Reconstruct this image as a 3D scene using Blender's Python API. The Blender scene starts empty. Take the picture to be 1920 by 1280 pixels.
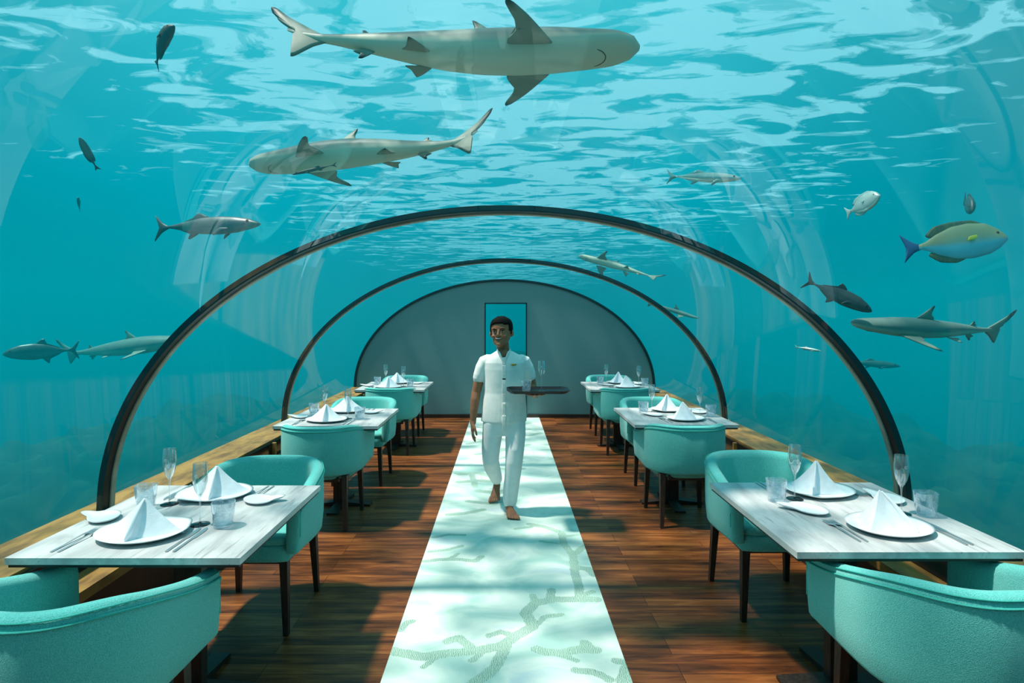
import bpy, bmesh, math, random
from math import sin, cos, pi, radians as R
from mathutils import Vector, Matrix, noise
random.seed(7)
S = bpy.context.scene
COL = S.collection

# ------------------------------------------------------------------ camera, sky, sun, exposure
F, CX, CY, EYE = 1050.0, 946.0, 598.0, 1.6      # focal length and principal point in the 1920x1280 frame
cam_d = bpy.data.cameras.new('camera'); cam = bpy.data.objects.new('camera', cam_d); COL.objects.link(cam)
cam_d.sensor_width = 36; cam_d.lens = F / 1920 * 36
cam_d.shift_x = (960 - CX) / 1920; cam_d.shift_y = -(640 - CY) / 1920
cam_d.clip_start = .05; cam_d.clip_end = 300
cam.location = (0, 0, EYE); cam.rotation_euler = (R(90), 0, 0)
S.camera = cam
S.view_settings.view_transform = 'Standard'; S.view_settings.look = 'None'
S.view_settings.gamma = 1; S.view_settings.use_curve_mapping = False
S.view_settings.exposure = 0.0
S.cycles.max_bounces = 7; S.cycles.diffuse_bounces = 3; S.cycles.glossy_bounces = 3
S.cycles.transparent_max_bounces = 24; S.cycles.transmission_bounces = 4; S.cycles.volume_bounces = 0
S.cycles.sample_clamp_indirect = 4; S.cycles.caustics_reflective = False; S.cycles.caustics_refractive = False

def lin(r, g, b):
    f = lambda c: (c / 255 / 12.92) if c / 255 <= .04045 else ((c / 255 + .055) / 1.055) ** 2.4
    return (f(r), f(g), f(b), 1)

W = bpy.data.worlds.new('water_sky'); S.world = W; W.use_nodes = True
wn = W.node_tree; wn.nodes.clear()
def N(nt, typ, **kw):
    n = nt.nodes.new(typ)
    for k, v in kw.items():
        if k == 'inp':
            for a, b in v.items(): n.inputs[a].default_value = b
        else: setattr(n, k, v)
    return n
def ramp(nt, fac, stops, interp='LINEAR'):
    n = nt.nodes.new('ShaderNodeValToRGB'); n.color_ramp.interpolation = interp
    e = n.color_ramp.elements
    while len(e) < len(stops): e.new(.5)
    for el, (p, c) in zip(e, stops): el.position = p; el.color = c if len(c) == 4 else (*c, 1)
    nt.links.new(fac, n.inputs[0]); return n.outputs[0]
def math_(nt, op, a, b=None, c=None, clamp=False):
    n = nt.nodes.new('ShaderNodeMath'); n.operation = op; n.use_clamp = clamp
    for i, v in enumerate((a, b, c)):
        if v is None: continue
        if isinstance(v, (int, float)): n.inputs[i].default_value = v
        else: nt.links.new(v, n.inputs[i])
    return n.outputs[0]
def mixc(nt, f, a, b, mode='MIX'):
    n = nt.nodes.new('ShaderNodeMix'); n.data_type = 'RGBA'; n.blend_type = mode
    for i, v in ((0, f), (6, a), (7, b)):
        if isinstance(v, (int, float)): n.inputs[i].default_value = v
        elif isinstance(v, tuple): n.inputs[i].default_value = v if len(v) == 4 else (*v, 1)
        else: nt.links.new(v, n.inputs[i])
    return n.outputs[2]

tc = N(wn, 'ShaderNodeTexCoord'); sep = N(wn, 'ShaderNodeSeparateXYZ'); wn.links.new(tc.outputs['Generated'], sep.inputs[0])
el = math_(wn, 'MULTIPLY_ADD', sep.outputs[2], .5, .5)
wcol = ramp(wn, el, [(0.0, lin(0, 40, 48)), (.30, lin(0, 62, 70)), (.42, lin(0, 112, 124)), (.50, lin(0, 160, 176)),
                     (.60, lin(0, 180, 200)), (.74, lin(70, 205, 220)), (1.0, lin(190, 240, 248))])
side = math_(wn, 'ABSOLUTE', math_(wn, 'ADD', sep.outputs[0], .08))
wcol = mixc(wn, ramp(wn, side, [(.35, (0, 0, 0)), (.85, (.55, .55, .55))]), wcol, lin(0, 96, 108))
bg = N(wn, 'ShaderNodeBackground', inp={'Strength': 1.0}); wn.links.new(wcol, bg.inputs[0])
wo = N(wn, 'ShaderNodeOutputWorld'); wn.links.new(bg.outputs[0], wo.inputs[0])

sun_d = bpy.data.lights.new('sun', 'SUN'); sun = bpy.data.objects.new('sun', sun_d); COL.objects.link(sun)
sun_d.energy = 8.9; sun_d.angle = R(3.2); sun_d.color = (1.0, .70, .60)
sun.rotation_euler = Vector((.42, .05, -1)).to_track_quat('-Z', 'Y').to_euler(); sun.location = (-4, -3, 10)

USE_WATER_VOLUME = True

# ------------------------------------------------------------------ materials
MATS = {}
def new_mat(name):
    m = bpy.data.materials.new(name); m.use_nodes = True; m.node_tree.nodes.clear(); MATS[name] = m
    return m, m.node_tree, N(m.node_tree, 'ShaderNodeOutputMaterial')
def pmat(name, col, rough=.5, metal=0, col2=None, scale=20, stretch=(1, 1, 1), bump=0, bscale=None, detail=4, spec=.5,
         sheen=0, contrast=(.35, .65), attr=None, attr_cols=None, coord='Object'):
    m, nt, out = new_mat(name); L = nt.links.new
    b = N(nt, 'ShaderNodeBsdfPrincipled', inp={'Roughness': rough, 'Metallic': metal, 'Specular IOR Level': spec, 'Sheen Weight': sheen})
    t = N(nt, 'ShaderNodeTexCoord'); mp = N(nt, 'ShaderNodeMapping', inp={'Scale': stretch}); L(t.outputs[coord], mp.inputs[0])
    nz = N(nt, 'ShaderNodeTexNoise', inp={'Scale': scale, 'Detail': detail}); L(mp.outputs[0], nz.inputs[0])
    c2 = col2 or tuple(min(1, c * .88) for c in col[:3]) + (1,)
    c = ramp(nt, nz.outputs[0], [(contrast[0], col), (contrast[1], c2)])
    if attr:
        a = N(nt, 'ShaderNodeAttribute', attribute_name=attr)
        c = mixc(nt, a.outputs['Fac'], c, attr_cols)
    L(c, b.inputs['Base Color'])
    if bump:
        n2 = N(nt, 'ShaderNodeTexNoise', inp={'Scale': bscale or scale, 'Detail': 3}); L(mp.outputs[0], n2.inputs[0])
        bp = N(nt, 'ShaderNodeBump', inp={'Strength': bump, 'Distance': .004}); L(n2.outputs[0], bp.inputs['Height']); L(bp.outputs[0], b.inputs['Normal'])
    L(b.outputs[0], out.inputs[0]); return m
pmat('fabric', lin(108, 204, 198), .95, col2=lin(76, 178, 172), scale=330, bump=.9, bscale=380, sheen=.3, spec=.15, detail=2)
pmat('piping', lin(66, 176, 166), .9, scale=100, spec=.15)
pmat('leg_wood', lin(62, 46, 38), .45, col2=lin(40, 30, 26), scale=12, stretch=(6, 6, 1))
pmat('dark_metal', lin(34, 30, 30), .4, metal=.3)
pmat('table_under', lin(28, 26, 26), .6)
pmat('china', lin(238, 242, 244), .22, col2=lin(232, 238, 240), spec=.5)
pmat('napkin', lin(236, 241, 247), .9, bump=.25, bscale=240, spec=.1)
pmat('steel', lin(205, 210, 212), .34, metal=.9)
pmat('black_glass', lin(14, 14, 18), .12)
pmat('tray', lin(16, 17, 20), .45, spec=.25)
pmat('skin', lin(158, 108, 78), .5, col2=lin(144, 97, 70), scale=9, spec=.35)
pmat('hair', lin(9, 8, 8), .75, col2=lin(16, 13, 12), scale=40, stretch=(1, 1, 3), bump=1, bscale=90, spec=.12)
pmat('lips', lin(130, 70, 60), .5)
pmat('teeth', lin(235, 230, 220), .3)
pmat('eye_white', lin(225, 220, 215), .3)
pmat('iris', lin(20, 12, 10), .2)
pmat('nail', lin(180, 130, 110), .35)
pmat('shirt', lin(236, 240, 236), .85, col2=lin(228, 233, 230), scale=30, bump=.4, bscale=14, spec=.15)
pmat('trousers', lin(240, 243, 243), .9, col2=lin(232, 237, 238), scale=20, bump=.5, bscale=10, spec=.1)
pmat('badge', lin(222, 176, 84), .35, metal=.5)
pmat('button', lin(210, 212, 205), .6, spec=.2)
pmat('bronze', lin(168, 126, 62), .55, col2=lin(112, 80, 38), scale=5, stretch=(3, 1, 3), bump=.3, detail=6)
pmat('inset_glass', lin(6, 26, 30), .15)
pmat('riser_wood', lin(58, 36, 22), .5, col2=lin(40, 24, 16), scale=8)
pmat('wall_paint', lin(112, 146, 148), .75, col2=lin(110, 144, 146), scale=2)
pmat('ring_teal', lin(14, 50, 56), .35, metal=.2)
pmat('ring_steel', lin(196, 194, 180), .4, col2=lin(160, 158, 146), scale=6)
pmat('coral_rock', lin(74, 60, 34), .95, col2=lin(6, 16, 16), scale=.8, bump=1, bscale=3, detail=8)

# fish skins: attribute "pig" 0..1 is the second pigment (pale belly or dark fin tip)
pmat('shark_skin', lin(104, 122, 118), .45, col2=lin(118, 134, 126), scale=8, attr='pig', attr_cols=lin(206, 208, 188), spec=.4)
pmat('shark_fin', lin(142, 150, 136), .5, col2=lin(132, 142, 130), scale=8, attr='pig', attr_cols=lin(26, 34, 38), spec=.3)
pmat('dark_fish', lin(36, 52, 58), .45, col2=lin(44, 62, 66), scale=12, attr='pig', attr_cols=lin(64, 88, 92), spec=.4)
pmat('grey_fish', lin(44, 66, 72), .4, col2=lin(60, 84, 88), scale=12, attr='pig', attr_cols=lin(92, 120, 124), spec=.5)
pmat('silver_fish', lin(160, 180, 176), .22, metal=.4, col2=lin(190, 204, 196), scale=16, attr='pig', attr_cols=lin(225, 235, 232))
pmat('surgeon_skin', lin(150, 156, 118), .5, col2=lin(138, 150, 118), scale=10, attr='pig', attr_cols=lin(96, 196, 220))
pmat('surgeon_fin', lin(92, 104, 70), .5, col2=lin(70, 84, 66), scale=60, stretch=(1, .1, .1))
pmat('yellow', lin(226, 214, 60), .5)
pmat('blue_fin', lin(40, 92, 140), .5)

def fac_facing(nt, base, gain, power):
    lw = N(nt, 'ShaderNodeLayerWeight', inp={'Blend': .5})
    return math_(nt, 'MULTIPLY_ADD', math_(nt, 'POWER', lw.outputs['Facing'], power), gain, base, clamp=True)
def thin_glass(name, tint, base, gain, power, rough=.02, cloud=None, cl=(.06, .38)):
    m, nt, out = new_mat(name); L = nt.links.new
    tr = N(nt, 'ShaderNodeBsdfTransparent', inp={'Color': tint}); gl = N(nt, 'ShaderNodeBsdfGlossy', inp={'Roughness': rough, 'Color': (1, 1, 1, 1)})
    mx = N(nt, 'ShaderNodeMixShader'); L(fac_facing(nt, base, gain, power), mx.inputs[0]); L(tr.outputs[0], mx.inputs[1]); L(gl.outputs[0], mx.inputs[2])
    res = mx.outputs[0]
    if cloud:
        df = N(nt, 'ShaderNodeBsdfTranslucent', inp={'Color': cloud}); d2 = N(nt, 'ShaderNodeBsdfDiffuse', inp={'Color': cloud})
        ad = N(nt, 'ShaderNodeMixShader', inp={0: .5}); L(df.outputs[0], ad.inputs[1]); L(d2.outputs[0], ad.inputs[2])
        t = N(nt, 'ShaderNodeTexCoord'); nz = N(nt, 'ShaderNodeTexNoise', inp={'Scale': 22, 'Detail': 3, 'Distortion': 1.5}); L(t.outputs['Object'], nz.inputs[0])
        f = ramp(nt, nz.outputs[0], [(.42, (cl[0],) * 3), (.66, (cl[1],) * 3)])
        m2 = N(nt, 'ShaderNodeMixShader'); L(f, m2.inputs[0]); L(res, m2.inputs[1]); L(ad.outputs[0], m2.inputs[2]); res = m2.outputs[0]
    L(res, out.inputs[0]); return m
thin_glass('acrylic', (.97, .995, .995, 1), .010, .24, 3.6, .015)
thin_glass('crystal', (.95, .98, .98, 1), .10, .9, 1.6, cloud=lin(235, 245, 250), cl=(.05, .07))
thin_glass('tumbler_glass', (.93, .975, .99, 1), .08, .7, 1.8, cloud=lin(226, 240, 252))
thin_glass('etched', (.9, .95, .95, 1), .3, .6, 2.0, .5, cloud=lin(230, 240, 240))

def table_mat():
    m, nt, out = new_mat('table_wood'); L = nt.links.new
    b = N(nt, 'ShaderNodeBsdfPrincipled', inp={'Roughness': .42, 'Specular IOR Level': .35})
    t = N(nt, 'ShaderNodeTexCoord'); mp = N(nt, 'ShaderNodeMapping', inp={'Scale': (5, 1.3, 5)}); L(t.outputs['Object'], mp.inputs[0])
    a = N(nt, 'ShaderNodeTexNoise', inp={'Scale': 2.2, 'Detail': 9, 'Roughness': .62, 'Distortion': .5}); L(mp.outputs[0], a.inputs[0])
    c = ramp(nt, a.outputs[0], [(.30, lin(150, 152, 154)), (.45, lin(176, 178, 179)), (.62, lin(200, 201, 201)), (.78, lin(172, 174, 176))])
    mp2 = N(nt, 'ShaderNodeMapping', inp={'Scale': (70, 4, 70)}); L(t.outputs['Object'], mp2.inputs[0])
    k = N(nt, 'ShaderNodeTexNoise', inp={'Scale': 1, 'Detail': 2}); L(mp2.outputs[0], k.inputs[0])
    c = mixc(nt, ramp(nt, k.outputs[0], [(.64, (0, 0, 0)), (.74, (.6, .6, .6))]), c, lin(112, 112, 112))
    L(c, b.inputs['Base Color']); L(b.outputs[0], out.inputs[0])
table_mat()

def floor_mat():
    m, nt, out = new_mat('floor_wood'); L = nt.links.new
    b = N(nt, 'ShaderNodeBsdfPrincipled', inp={'Roughness': .42, 'Specular IOR Level': .22})
    t = N(nt, 'ShaderNodeTexCoord')
    mp0 = N(nt, 'ShaderNodeMapping', inp={'Location': (3, 1, 0)}); L(t.outputs['Object'], mp0.inputs[0])
    br = N(nt, 'ShaderNodeTexBrick', inp={'Scale': 1, 'Brick Width': .95, 'Row Height': .075, 'Mortar Size': .0016, 'Mortar Smooth': .4, 'Bias': 0,
        'Color1': (0, 0, 0, 1), 'Color2': (1, 1, 1, 1), 'Mortar': (.5, .5, .5, 1)}); br.offset = .37; br.offset_frequency = 3
    L(mp0.outputs[0], br.inputs[0])
    mp = N(nt, 'ShaderNodeMapping', inp={'Scale': (1.6, 14, 1)}); L(t.outputs['Object'], mp.inputs[0])
    a = N(nt, 'ShaderNodeTexNoise', inp={'Scale': 1.6, 'Detail': 8, 'Roughness': .6, 'Distortion': .6}); L(mp.outputs[0], a.inputs[0])
    v = math_(nt, 'ADD', math_(nt, 'MULTIPLY', br.outputs[0], .22), math_(nt, 'MULTIPLY', a.outputs[0], .9))
    c = ramp(nt, v, [(.32, lin(44, 22, 11)), (.5, lin(92, 50, 24)), (.66, lin(128, 75, 36)), (.86, lin(164, 104, 56))])
    c = mixc(nt, br.outputs['Fac'], c, lin(34, 18, 10))
    L(c, b.inputs['Base Color'])
    bp = N(nt, 'ShaderNodeBump', inp={'Strength': .3, 'Distance': .002}); L(math_(nt, 'SUBTRACT', a.outputs[0], br.outputs['Fac']), bp.inputs['Height']); L(bp.outputs[0], b.inputs['Normal'])
    L(b.outputs[0], out.inputs[0])
floor_mat()

def runner_mat():
    m, nt, out = new_mat('runner'); L = nt.links.new
    b = N(nt, 'ShaderNodeBsdfPrincipled', inp={'Roughness': .95, 'Specular IOR Level': .1, 'Sheen Weight': .2})
    t = N(nt, 'ShaderNodeTexCoord'); mp = N(nt, 'ShaderNodeMapping', inp={'Scale': (1.6, 2.2, 1)}); L(t.outputs['Object'], mp.inputs[0])
    n1 = N(nt, 'ShaderNodeTexNoise', inp={'Scale': 1.5, 'Detail': 3, 'Distortion': .8}); L(mp.outputs[0], n1.inputs[0])
    c = ramp(nt, n1.outputs[0], [(.36, lin(166, 202, 194)), (.48, lin(196, 220, 210)), (.6, lin(222, 234, 224)), (.7, lin(202, 220, 222))])
    at = N(nt, 'ShaderNodeAttribute', attribute_name='coral')
    ed = N(nt, 'ShaderNodeTexNoise', inp={'Scale': 30, 'Detail': 2}); L(t.outputs['Object'], ed.inputs[0])
    d = math_(nt, 'MULTIPLY_ADD', math_(nt, 'SUBTRACT', ed.outputs[0], .5), .02, at.outputs['Fac'])
    inside = ramp(nt, math_(nt, 'MULTIPLY_ADD', d, 25, .5), [(.44, (1, 1, 1)), (.56, (0, 0, 0))])
    wv = N(nt, 'ShaderNodeTexWave', inp={'Scale': 36, 'Distortion': 6, 'Detail': 2, 'Detail Scale': 2}); wv.bands_direction = 'X'; L(t.outputs['Object'], wv.inputs[0])
    hat = ramp(nt, wv.outputs[0], [(.3, lin(112, 150, 134)), (.7, lin(178, 208, 190))])
    c = mixc(nt, math_(nt, 'MULTIPLY', inside, .8), c, hat)
    L(c, b.inputs['Base Color'])
    n3 = N(nt, 'ShaderNodeTexNoise', inp={'Scale': 220}); L(t.outputs['Object'], n3.inputs[0])
    bp = N(nt, 'ShaderNodeBump', inp={'Strength': .6, 'Distance': .003}); L(n3.outputs[0], bp.inputs['Height']); L(bp.outputs[0], b.inputs['Normal'])
    L(b.outputs[0], out.inputs[0])
runner_mat()

def surface_mat():
    m, nt, out = new_mat('water_surface'); L = nt.links.new
    t = N(nt, 'ShaderNodeTexCoord'); sp = N(nt, 'ShaderNodeSeparateXYZ'); L(t.outputs['Object'], sp.inputs[0])
    mp = N(nt, 'ShaderNodeMapping', inp={'Scale': (.9, 1.7, 1), 'Rotation': (0, 0, R(14))}); L(t.outputs['Object'], mp.inputs[0])
    a = N(nt, 'ShaderNodeTexNoise', inp={'Scale': 2.1, 'Detail': 5, 'Roughness': .55, 'Distortion': .9}); L(mp.outputs[0], a.inputs[0])
    mp2 = N(nt, 'ShaderNodeMapping', inp={'Scale': (1, 1.4, 1)}); L(t.outputs['Object'], mp2.inputs[0])
    big = N(nt, 'ShaderNodeTexNoise', inp={'Scale': .35, 'Detail': 1}); L(mp2.outputs[0], big.inputs[0])
    ax = math_(nt, 'ABSOLUTE', math_(nt, 'SUBTRACT', sp.outputs[0], .3))
    glint_fade = math_(nt, 'MULTIPLY', math_(nt, 'POWER', math_(nt, 'MULTIPLY', ax, .22), 1.6), -.20)   # painted sky glints thin out to both sides, standing in for refraction
    v = math_(nt, 'ADD', math_(nt, 'ADD', a.outputs[0], glint_fade), math_(nt, 'MULTIPLY', math_(nt, 'SUBTRACT', big.outputs[0], .5), .25))
    f = ramp(nt, v, [(.43, (0, 0, 0)), (.452, (.28,) * 3), (.478, (.30,) * 3), (.505, (.72,) * 3)])  # noise mask paints the bright sky glints that wave facets would let through
    tr = N(nt, 'ShaderNodeBsdfTransparent', inp={'Color': (.80, .95, .97, 1)})
    tl = N(nt, 'ShaderNodeBsdfTranslucent', inp={'Color': (.13, .36, .45, 1)})
    mx = N(nt, 'ShaderNodeMixShader'); L(f, mx.inputs[0]); L(tr.outputs[0], mx.inputs[1]); L(tl.outputs[0], mx.inputs[2])
    L(mx.outputs[0], out.inputs[0])
surface_mat()

m, nt, out = new_mat('water_body')
if USE_WATER_VOLUME:
    vs = N(nt, 'ShaderNodeVolumeScatter', inp={'Color': (.0, .40, .47, 1), 'Density': .065, 'Anisotropy': 0.0})
    va = N(nt, 'ShaderNodeVolumeAbsorption', inp={'Color': (0.0, .80, .86, 1), 'Density': .12})
    ad = N(nt, 'ShaderNodeAddShader'); nt.links.new(vs.outputs[0], ad.inputs[0]); nt.links.new(va.outputs[0], ad.inputs[1])
    nt.links.new(ad.outputs[0], out.inputs[1])
else:
    nt.links.new(N(nt, 'ShaderNodeBsdfTransparent').outputs[0], out.inputs[0])

# ------------------------------------------------------------------ mesh helpers
def obj(name, bm, mat, parent=None, smooth=True, loc=None):
    me = bpy.data.meshes.new(name); bmesh.ops.recalc_face_normals(bm, faces=bm.faces) if smooth != 'keep' else None
    bm.to_mesh(me); bm.free()
    if smooth:
        for p in me.polygons: p.use_smooth = True
        if smooth is True:
            try: me.set_sharp_from_angle(angle=R(42))
            except Exception: pass
    me.materials.append(MATS[mat]); o = bpy.data.objects.new(name, me); COL.objects.link(o)
    if parent: o.parent = parent
    if loc: o.location = loc
    return o
def tag(o, label, cat=None, group=None, kind=None):
    o['label'] = label
    if cat: o['category'] = cat
    if group: o['group'] = group
    if kind: o['kind'] = kind
    return o
def thing(name, label, cat, loc=(0, 0, 0), rz=0, group=None):
    o = bpy.data.objects.new(name, None); o.empty_display_size = .1; COL.objects.link(o); o.location = loc; o.rotation_euler.z = rz
    return tag(o, label, cat, group)
def struct(name, bm, mat, label=None, smooth=True):
    o = obj(name, bm, mat, None, smooth); o['kind'] = 'structure'
    if label: o['label'] = label
    return o
KIDS = {}
def copy_tree(o, parent=None):
    c = o.copy(); COL.objects.link(c); c.parent = parent
    for ch in KIDS.get(o.name) or KIDS.setdefault(o.name, list(o.children)): copy_tree(ch, c)
    return c
def BM(): return bmesh.new()
def box(bm, c, s, bevel=0, rot=None):
    r = bmesh.ops.create_cube(bm, size=1); vs = r['verts']
    M = Matrix.Translation(c) @ (rot.to_4x4() if rot else Matrix()) @ Matrix.Diagonal((*s, 1))
    bmesh.ops.transform(bm, matrix=M, verts=vs)
    if bevel:
        es = list({e for v in vs for e in v.link_edges})
        bmesh.ops.bevel(bm, geom=es, offset=bevel, segments=3, profile=.6, affect='EDGES')
def bar(bm, a, b, s0, s1=None):          # square tapering bar
    a, b = Vector(a), Vector(b); s1 = s1 or s0
    vs = []
    for p, s in ((a, s0), (b, s1)):
        sx, sy = s if isinstance(s, tuple) else (s, s)
        vs += [bm.verts.new(p + Vector((i * sx / 2, j * sy / 2, 0))) for i, j in ((-1, -1), (1, -1), (1, 1), (-1, 1))]
    bm.faces.new(vs[3::-1]); bm.faces.new(vs[4:])
    for i in range(4): bm.faces.new((vs[i], vs[(i + 1) % 4], vs[4 + (i + 1) % 4], vs[4 + i]))
def lathe(bm, prof, n=32, c=(0, 0, 0), cap=True):
    rings = []
    for r, z in prof: rings.append([bm.verts.new((c[0] + r * cos(2 * pi * k / n), c[1] + r * sin(2 * pi * k / n), c[2] + z)) for k in range(n)])
    for a, b in zip(rings, rings[1:]):
        for k in range(n): bm.faces.new((a[k], a[(k + 1) % n], b[(k + 1) % n], b[k]))
    if cap:
        bm.faces.new(rings[0][::-1]); bm.faces.new(rings[-1])
def loft(bm, rings, cap=True):            # rings: lists of equal length
    vr = [[bm.verts.new(p) for p in r] for r in rings]; n = len(vr[0])
    for a, b in zip(vr, vr[1:]):
        for k in range(n): bm.faces.new((a[k], a[(k + 1) % n], b[(k + 1) % n], b[k]))
    if cap: bm.faces.new(vr[0][::-1]); bm.faces.new(vr[-1])
    return vr
def limb(bm, pts, n=16, up=(0, 1, 0)):     # pts: (pos, r) or (pos, (ra, rb)); round ends
    P = [Vector(p[0]) for p in pts]; rad = [p[1] if isinstance(p[1], tuple) else (p[1], p[1]) for p in pts]
    rings = []
    for i, p in enumerate(P):
        t = (P[min(i + 1, len(P) - 1)] - P[max(i - 1, 0)]).normalized()
        u = Vector(up).cross(t)
        if u.length < 1e-3: u = Vector((1, 0, 0)).cross(t)
        u.normalize(); v = t.cross(u)
        ra, rb = rad[i]
        def ring(o, k): return [p + t * o + u * ra * k * cos(2 * pi * j / n) + v * rb * k * sin(2 * pi * j / n) for j in range(n)]
        rr = min(ra, rb)
        if i == 0: rings += [ring(-rr * .85, .3), ring(-rr * .6, .72)]
        rings.append(ring(0, 1))
        if i == len(P) - 1: rings += [ring(rr * .6, .72), ring(rr * .85, .3)]
    loft(bm, rings)
def ball(bm, c, s, rot=None, seg=20):
    r = bmesh.ops.create_uvsphere(bm, u_segments=seg, v_segments=seg // 2 + 2, radius=1)
    bmesh.ops.transform(bm, matrix=Matrix.Translation(c) @ (rot.to_4x4() if rot else Matrix()) @ Matrix.Diagonal((*(s if isinstance(s, tuple) else (s,) * 3), 1)), verts=r['verts'])
def smooth(t): t = max(0, min(1, t)); return t * t * (3 - 2 * t)
def interp(tab, x):
    if x <= tab[0][0]: return tab[0][1:]
    for a, b in zip(tab, tab[1:]):
        if x <= b[0]:
            t = (x - a[0]) / (b[0] - a[0]); return tuple(p + (q - p) * t for p, q in zip(a[1:], b[1:]))
    return tab[-1][1:]
def floor_pt(px, py):                      # where a point of the carpet design lies on the floor
    Y = F * EYE / (py - CY); return (px - CX) * Y / F, Y

# ------------------------------------------------------------------ the tunnel
PROF = [(2.245 * sin(R(90) * k / 14), -1.1 + 1.717 * cos(R(90) * k / 14)) for k in range(15)]
def catmull(pts, k=5):
    out = []
    for i in range(len(pts) - 1):
        p0, p1, p2, p3 = pts[max(i - 1, 0)], pts[i], pts[i + 1], pts[min(i + 2, len(pts) - 1)]
        if i == 0: p0 = (-pts[1][0], pts[1][1])
        for j in range(k):
            t = j / k
            out.append(tuple(.5 * ((2 * p1[q]) + (-p0[q] + p2[q]) * t + (2 * p0[q] - 5 * p1[q] + 4 * p2[q] - p3[q]) * t * t + (-p0[q] + 3 * p1[q] - 3 * p2[q] + p3[q]) * t ** 3) for q in range(2)))
    out.append(pts[-1]); return out
half = catmull(PROF)
ARCH = [(-x, z) for x, z in half[::-1]] + half[1:]           # relative to eye height, from one foot over to the other
Y0, Y1, Y2, Y3 = -1.2, 3.18, 5.96, 9.08
def kx(y): return 1.02 + .055 * (y - Y1) / (Y3 - Y1)
def arch(y, off=0.0):
    pts = []
    n = len(ARCH)
    for i, (x, z) in enumerate(ARCH):
        a = ARCH[max(i - 1, 0)]; b = ARCH[min(i + 1, n - 1)]
        t = Vector((b[0] - a[0], b[1] - a[1])).normalized(); nn = Vector((-t[1], t[0]))
        pts.append(Vector((x * kx(y) + nn[0] * off, y, EYE + z + nn[1] * off)))
    return pts
def strip(bm, A, B):
    a = [bm.verts.new(p) for p in A]; b = [bm.verts.new(p) for p in B]
    for i in range(len(a) - 1): bm.faces.new((a[i], a[i + 1], b[i + 1], b[i]))
def window(n, ya, yb, label):
    bm = BM(); st = 8
    rows = [arch(ya + (yb - ya) * i / st) for i in range(st + 1)]
    vr = [[bm.verts.new(p) for p in r] for r in rows]
    for a, b in zip(vr, vr[1:]):
        for i in range(len(a) - 1): bm.faces.new((a[i], a[i + 1], b[i + 1], b[i]))
    struct('window_%d' % n, bm, 'acrylic', label, 'keep')
window(1, Y0, Y1, 'curved clear acrylic panel arching over the nearest tables')
window(2, Y1 + .095, Y2, 'curved clear acrylic panel arching over the middle tables')
window(3, Y2 + .095, Y3, 'curved clear acrylic panel arching over the farthest tables')
def ringband(bm, ya, yb, o0, o1):          # solid arched band
    a, b, c, d = arch(ya, o0), arch(yb, o0), arch(yb, o1), arch(ya, o1)
    q = [[bm.verts.new(p) for p in r] for r in (a, b, c, d)]
    for i in range(len(a) - 1):
        for j in range(4): bm.faces.new((q[j][i], q[j][i + 1], q[(j + 1) % 4][i + 1], q[(j + 1) % 4][i]))
    for e in (0, -1): bm.faces.new([q[j][e] for j in range(4)])
for n, y, lab in ((1, Y1, 'dark teal arch joint between the nearest and middle acrylic panels'), (2, Y2, 'dark teal arch joint between the middle and farthest acrylic panels')):
    w = .06
    bm = BM(); ringband(bm, y, y + w, -.004, .03); t = struct('trim_%d' % n, bm, 'ring_teal', lab)
    bm = BM(); ringband(bm, y + w, y + .095, -.012, .03); l = obj('steel_lip', bm, 'ring_steel', t); l['label'] = 'light grey steel lip'
bm = BM(); ringband(bm, Y3 - .02, Y3, -.008, .03); struct('trim_3', bm, 'ring_teal', 'thin dark joint where the last panel meets the end wall')

# floor, sills
bm = BM(); box(bm, (0, 4, -.05), (4.1, 10.4, .1)); struct('floor', bm, 'floor_wood', 'dark reddish brown plank floor', False)
for s, nm in ((-1, 'left'), (1, 'right')):
    bm = BM()
    def slab(x0, x1, z0, z1, ya=Y0, yb=Y3):
        box(bm, (s * (x0 + x1) / 2, (ya + yb) / 2, (z0 + z1) / 2), (abs(x1 - x0), yb - ya, z1 - z0))
    slab(2.12, 2.46, .38, .50)
    slab(1.94, 2.12, .30, .35)
    o = struct('trim_sill_' + nm, bm, 'bronze', 'brushed bronze sill running along the foot of the glass', False)
    bm = BM(); slab(2.095, 2.118, .352, .485); p = obj('inset_panel', bm, 'inset_glass', o, False)
    bm = BM()
    for k in range(6): box(bm, (s * 2.09, .2 + k * 1.62, .42), (.05, .03, .13), .003)
    obj('divider', bm, 'bronze', o, False)
    bm = BM(); slab(1.96, 2.44, -.1, .298); slab(2.14, 2.44, .298, .379); struct('wall_' + nm, bm, 'riser_wood', 'dark timber riser below the bronze sill', False)

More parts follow.
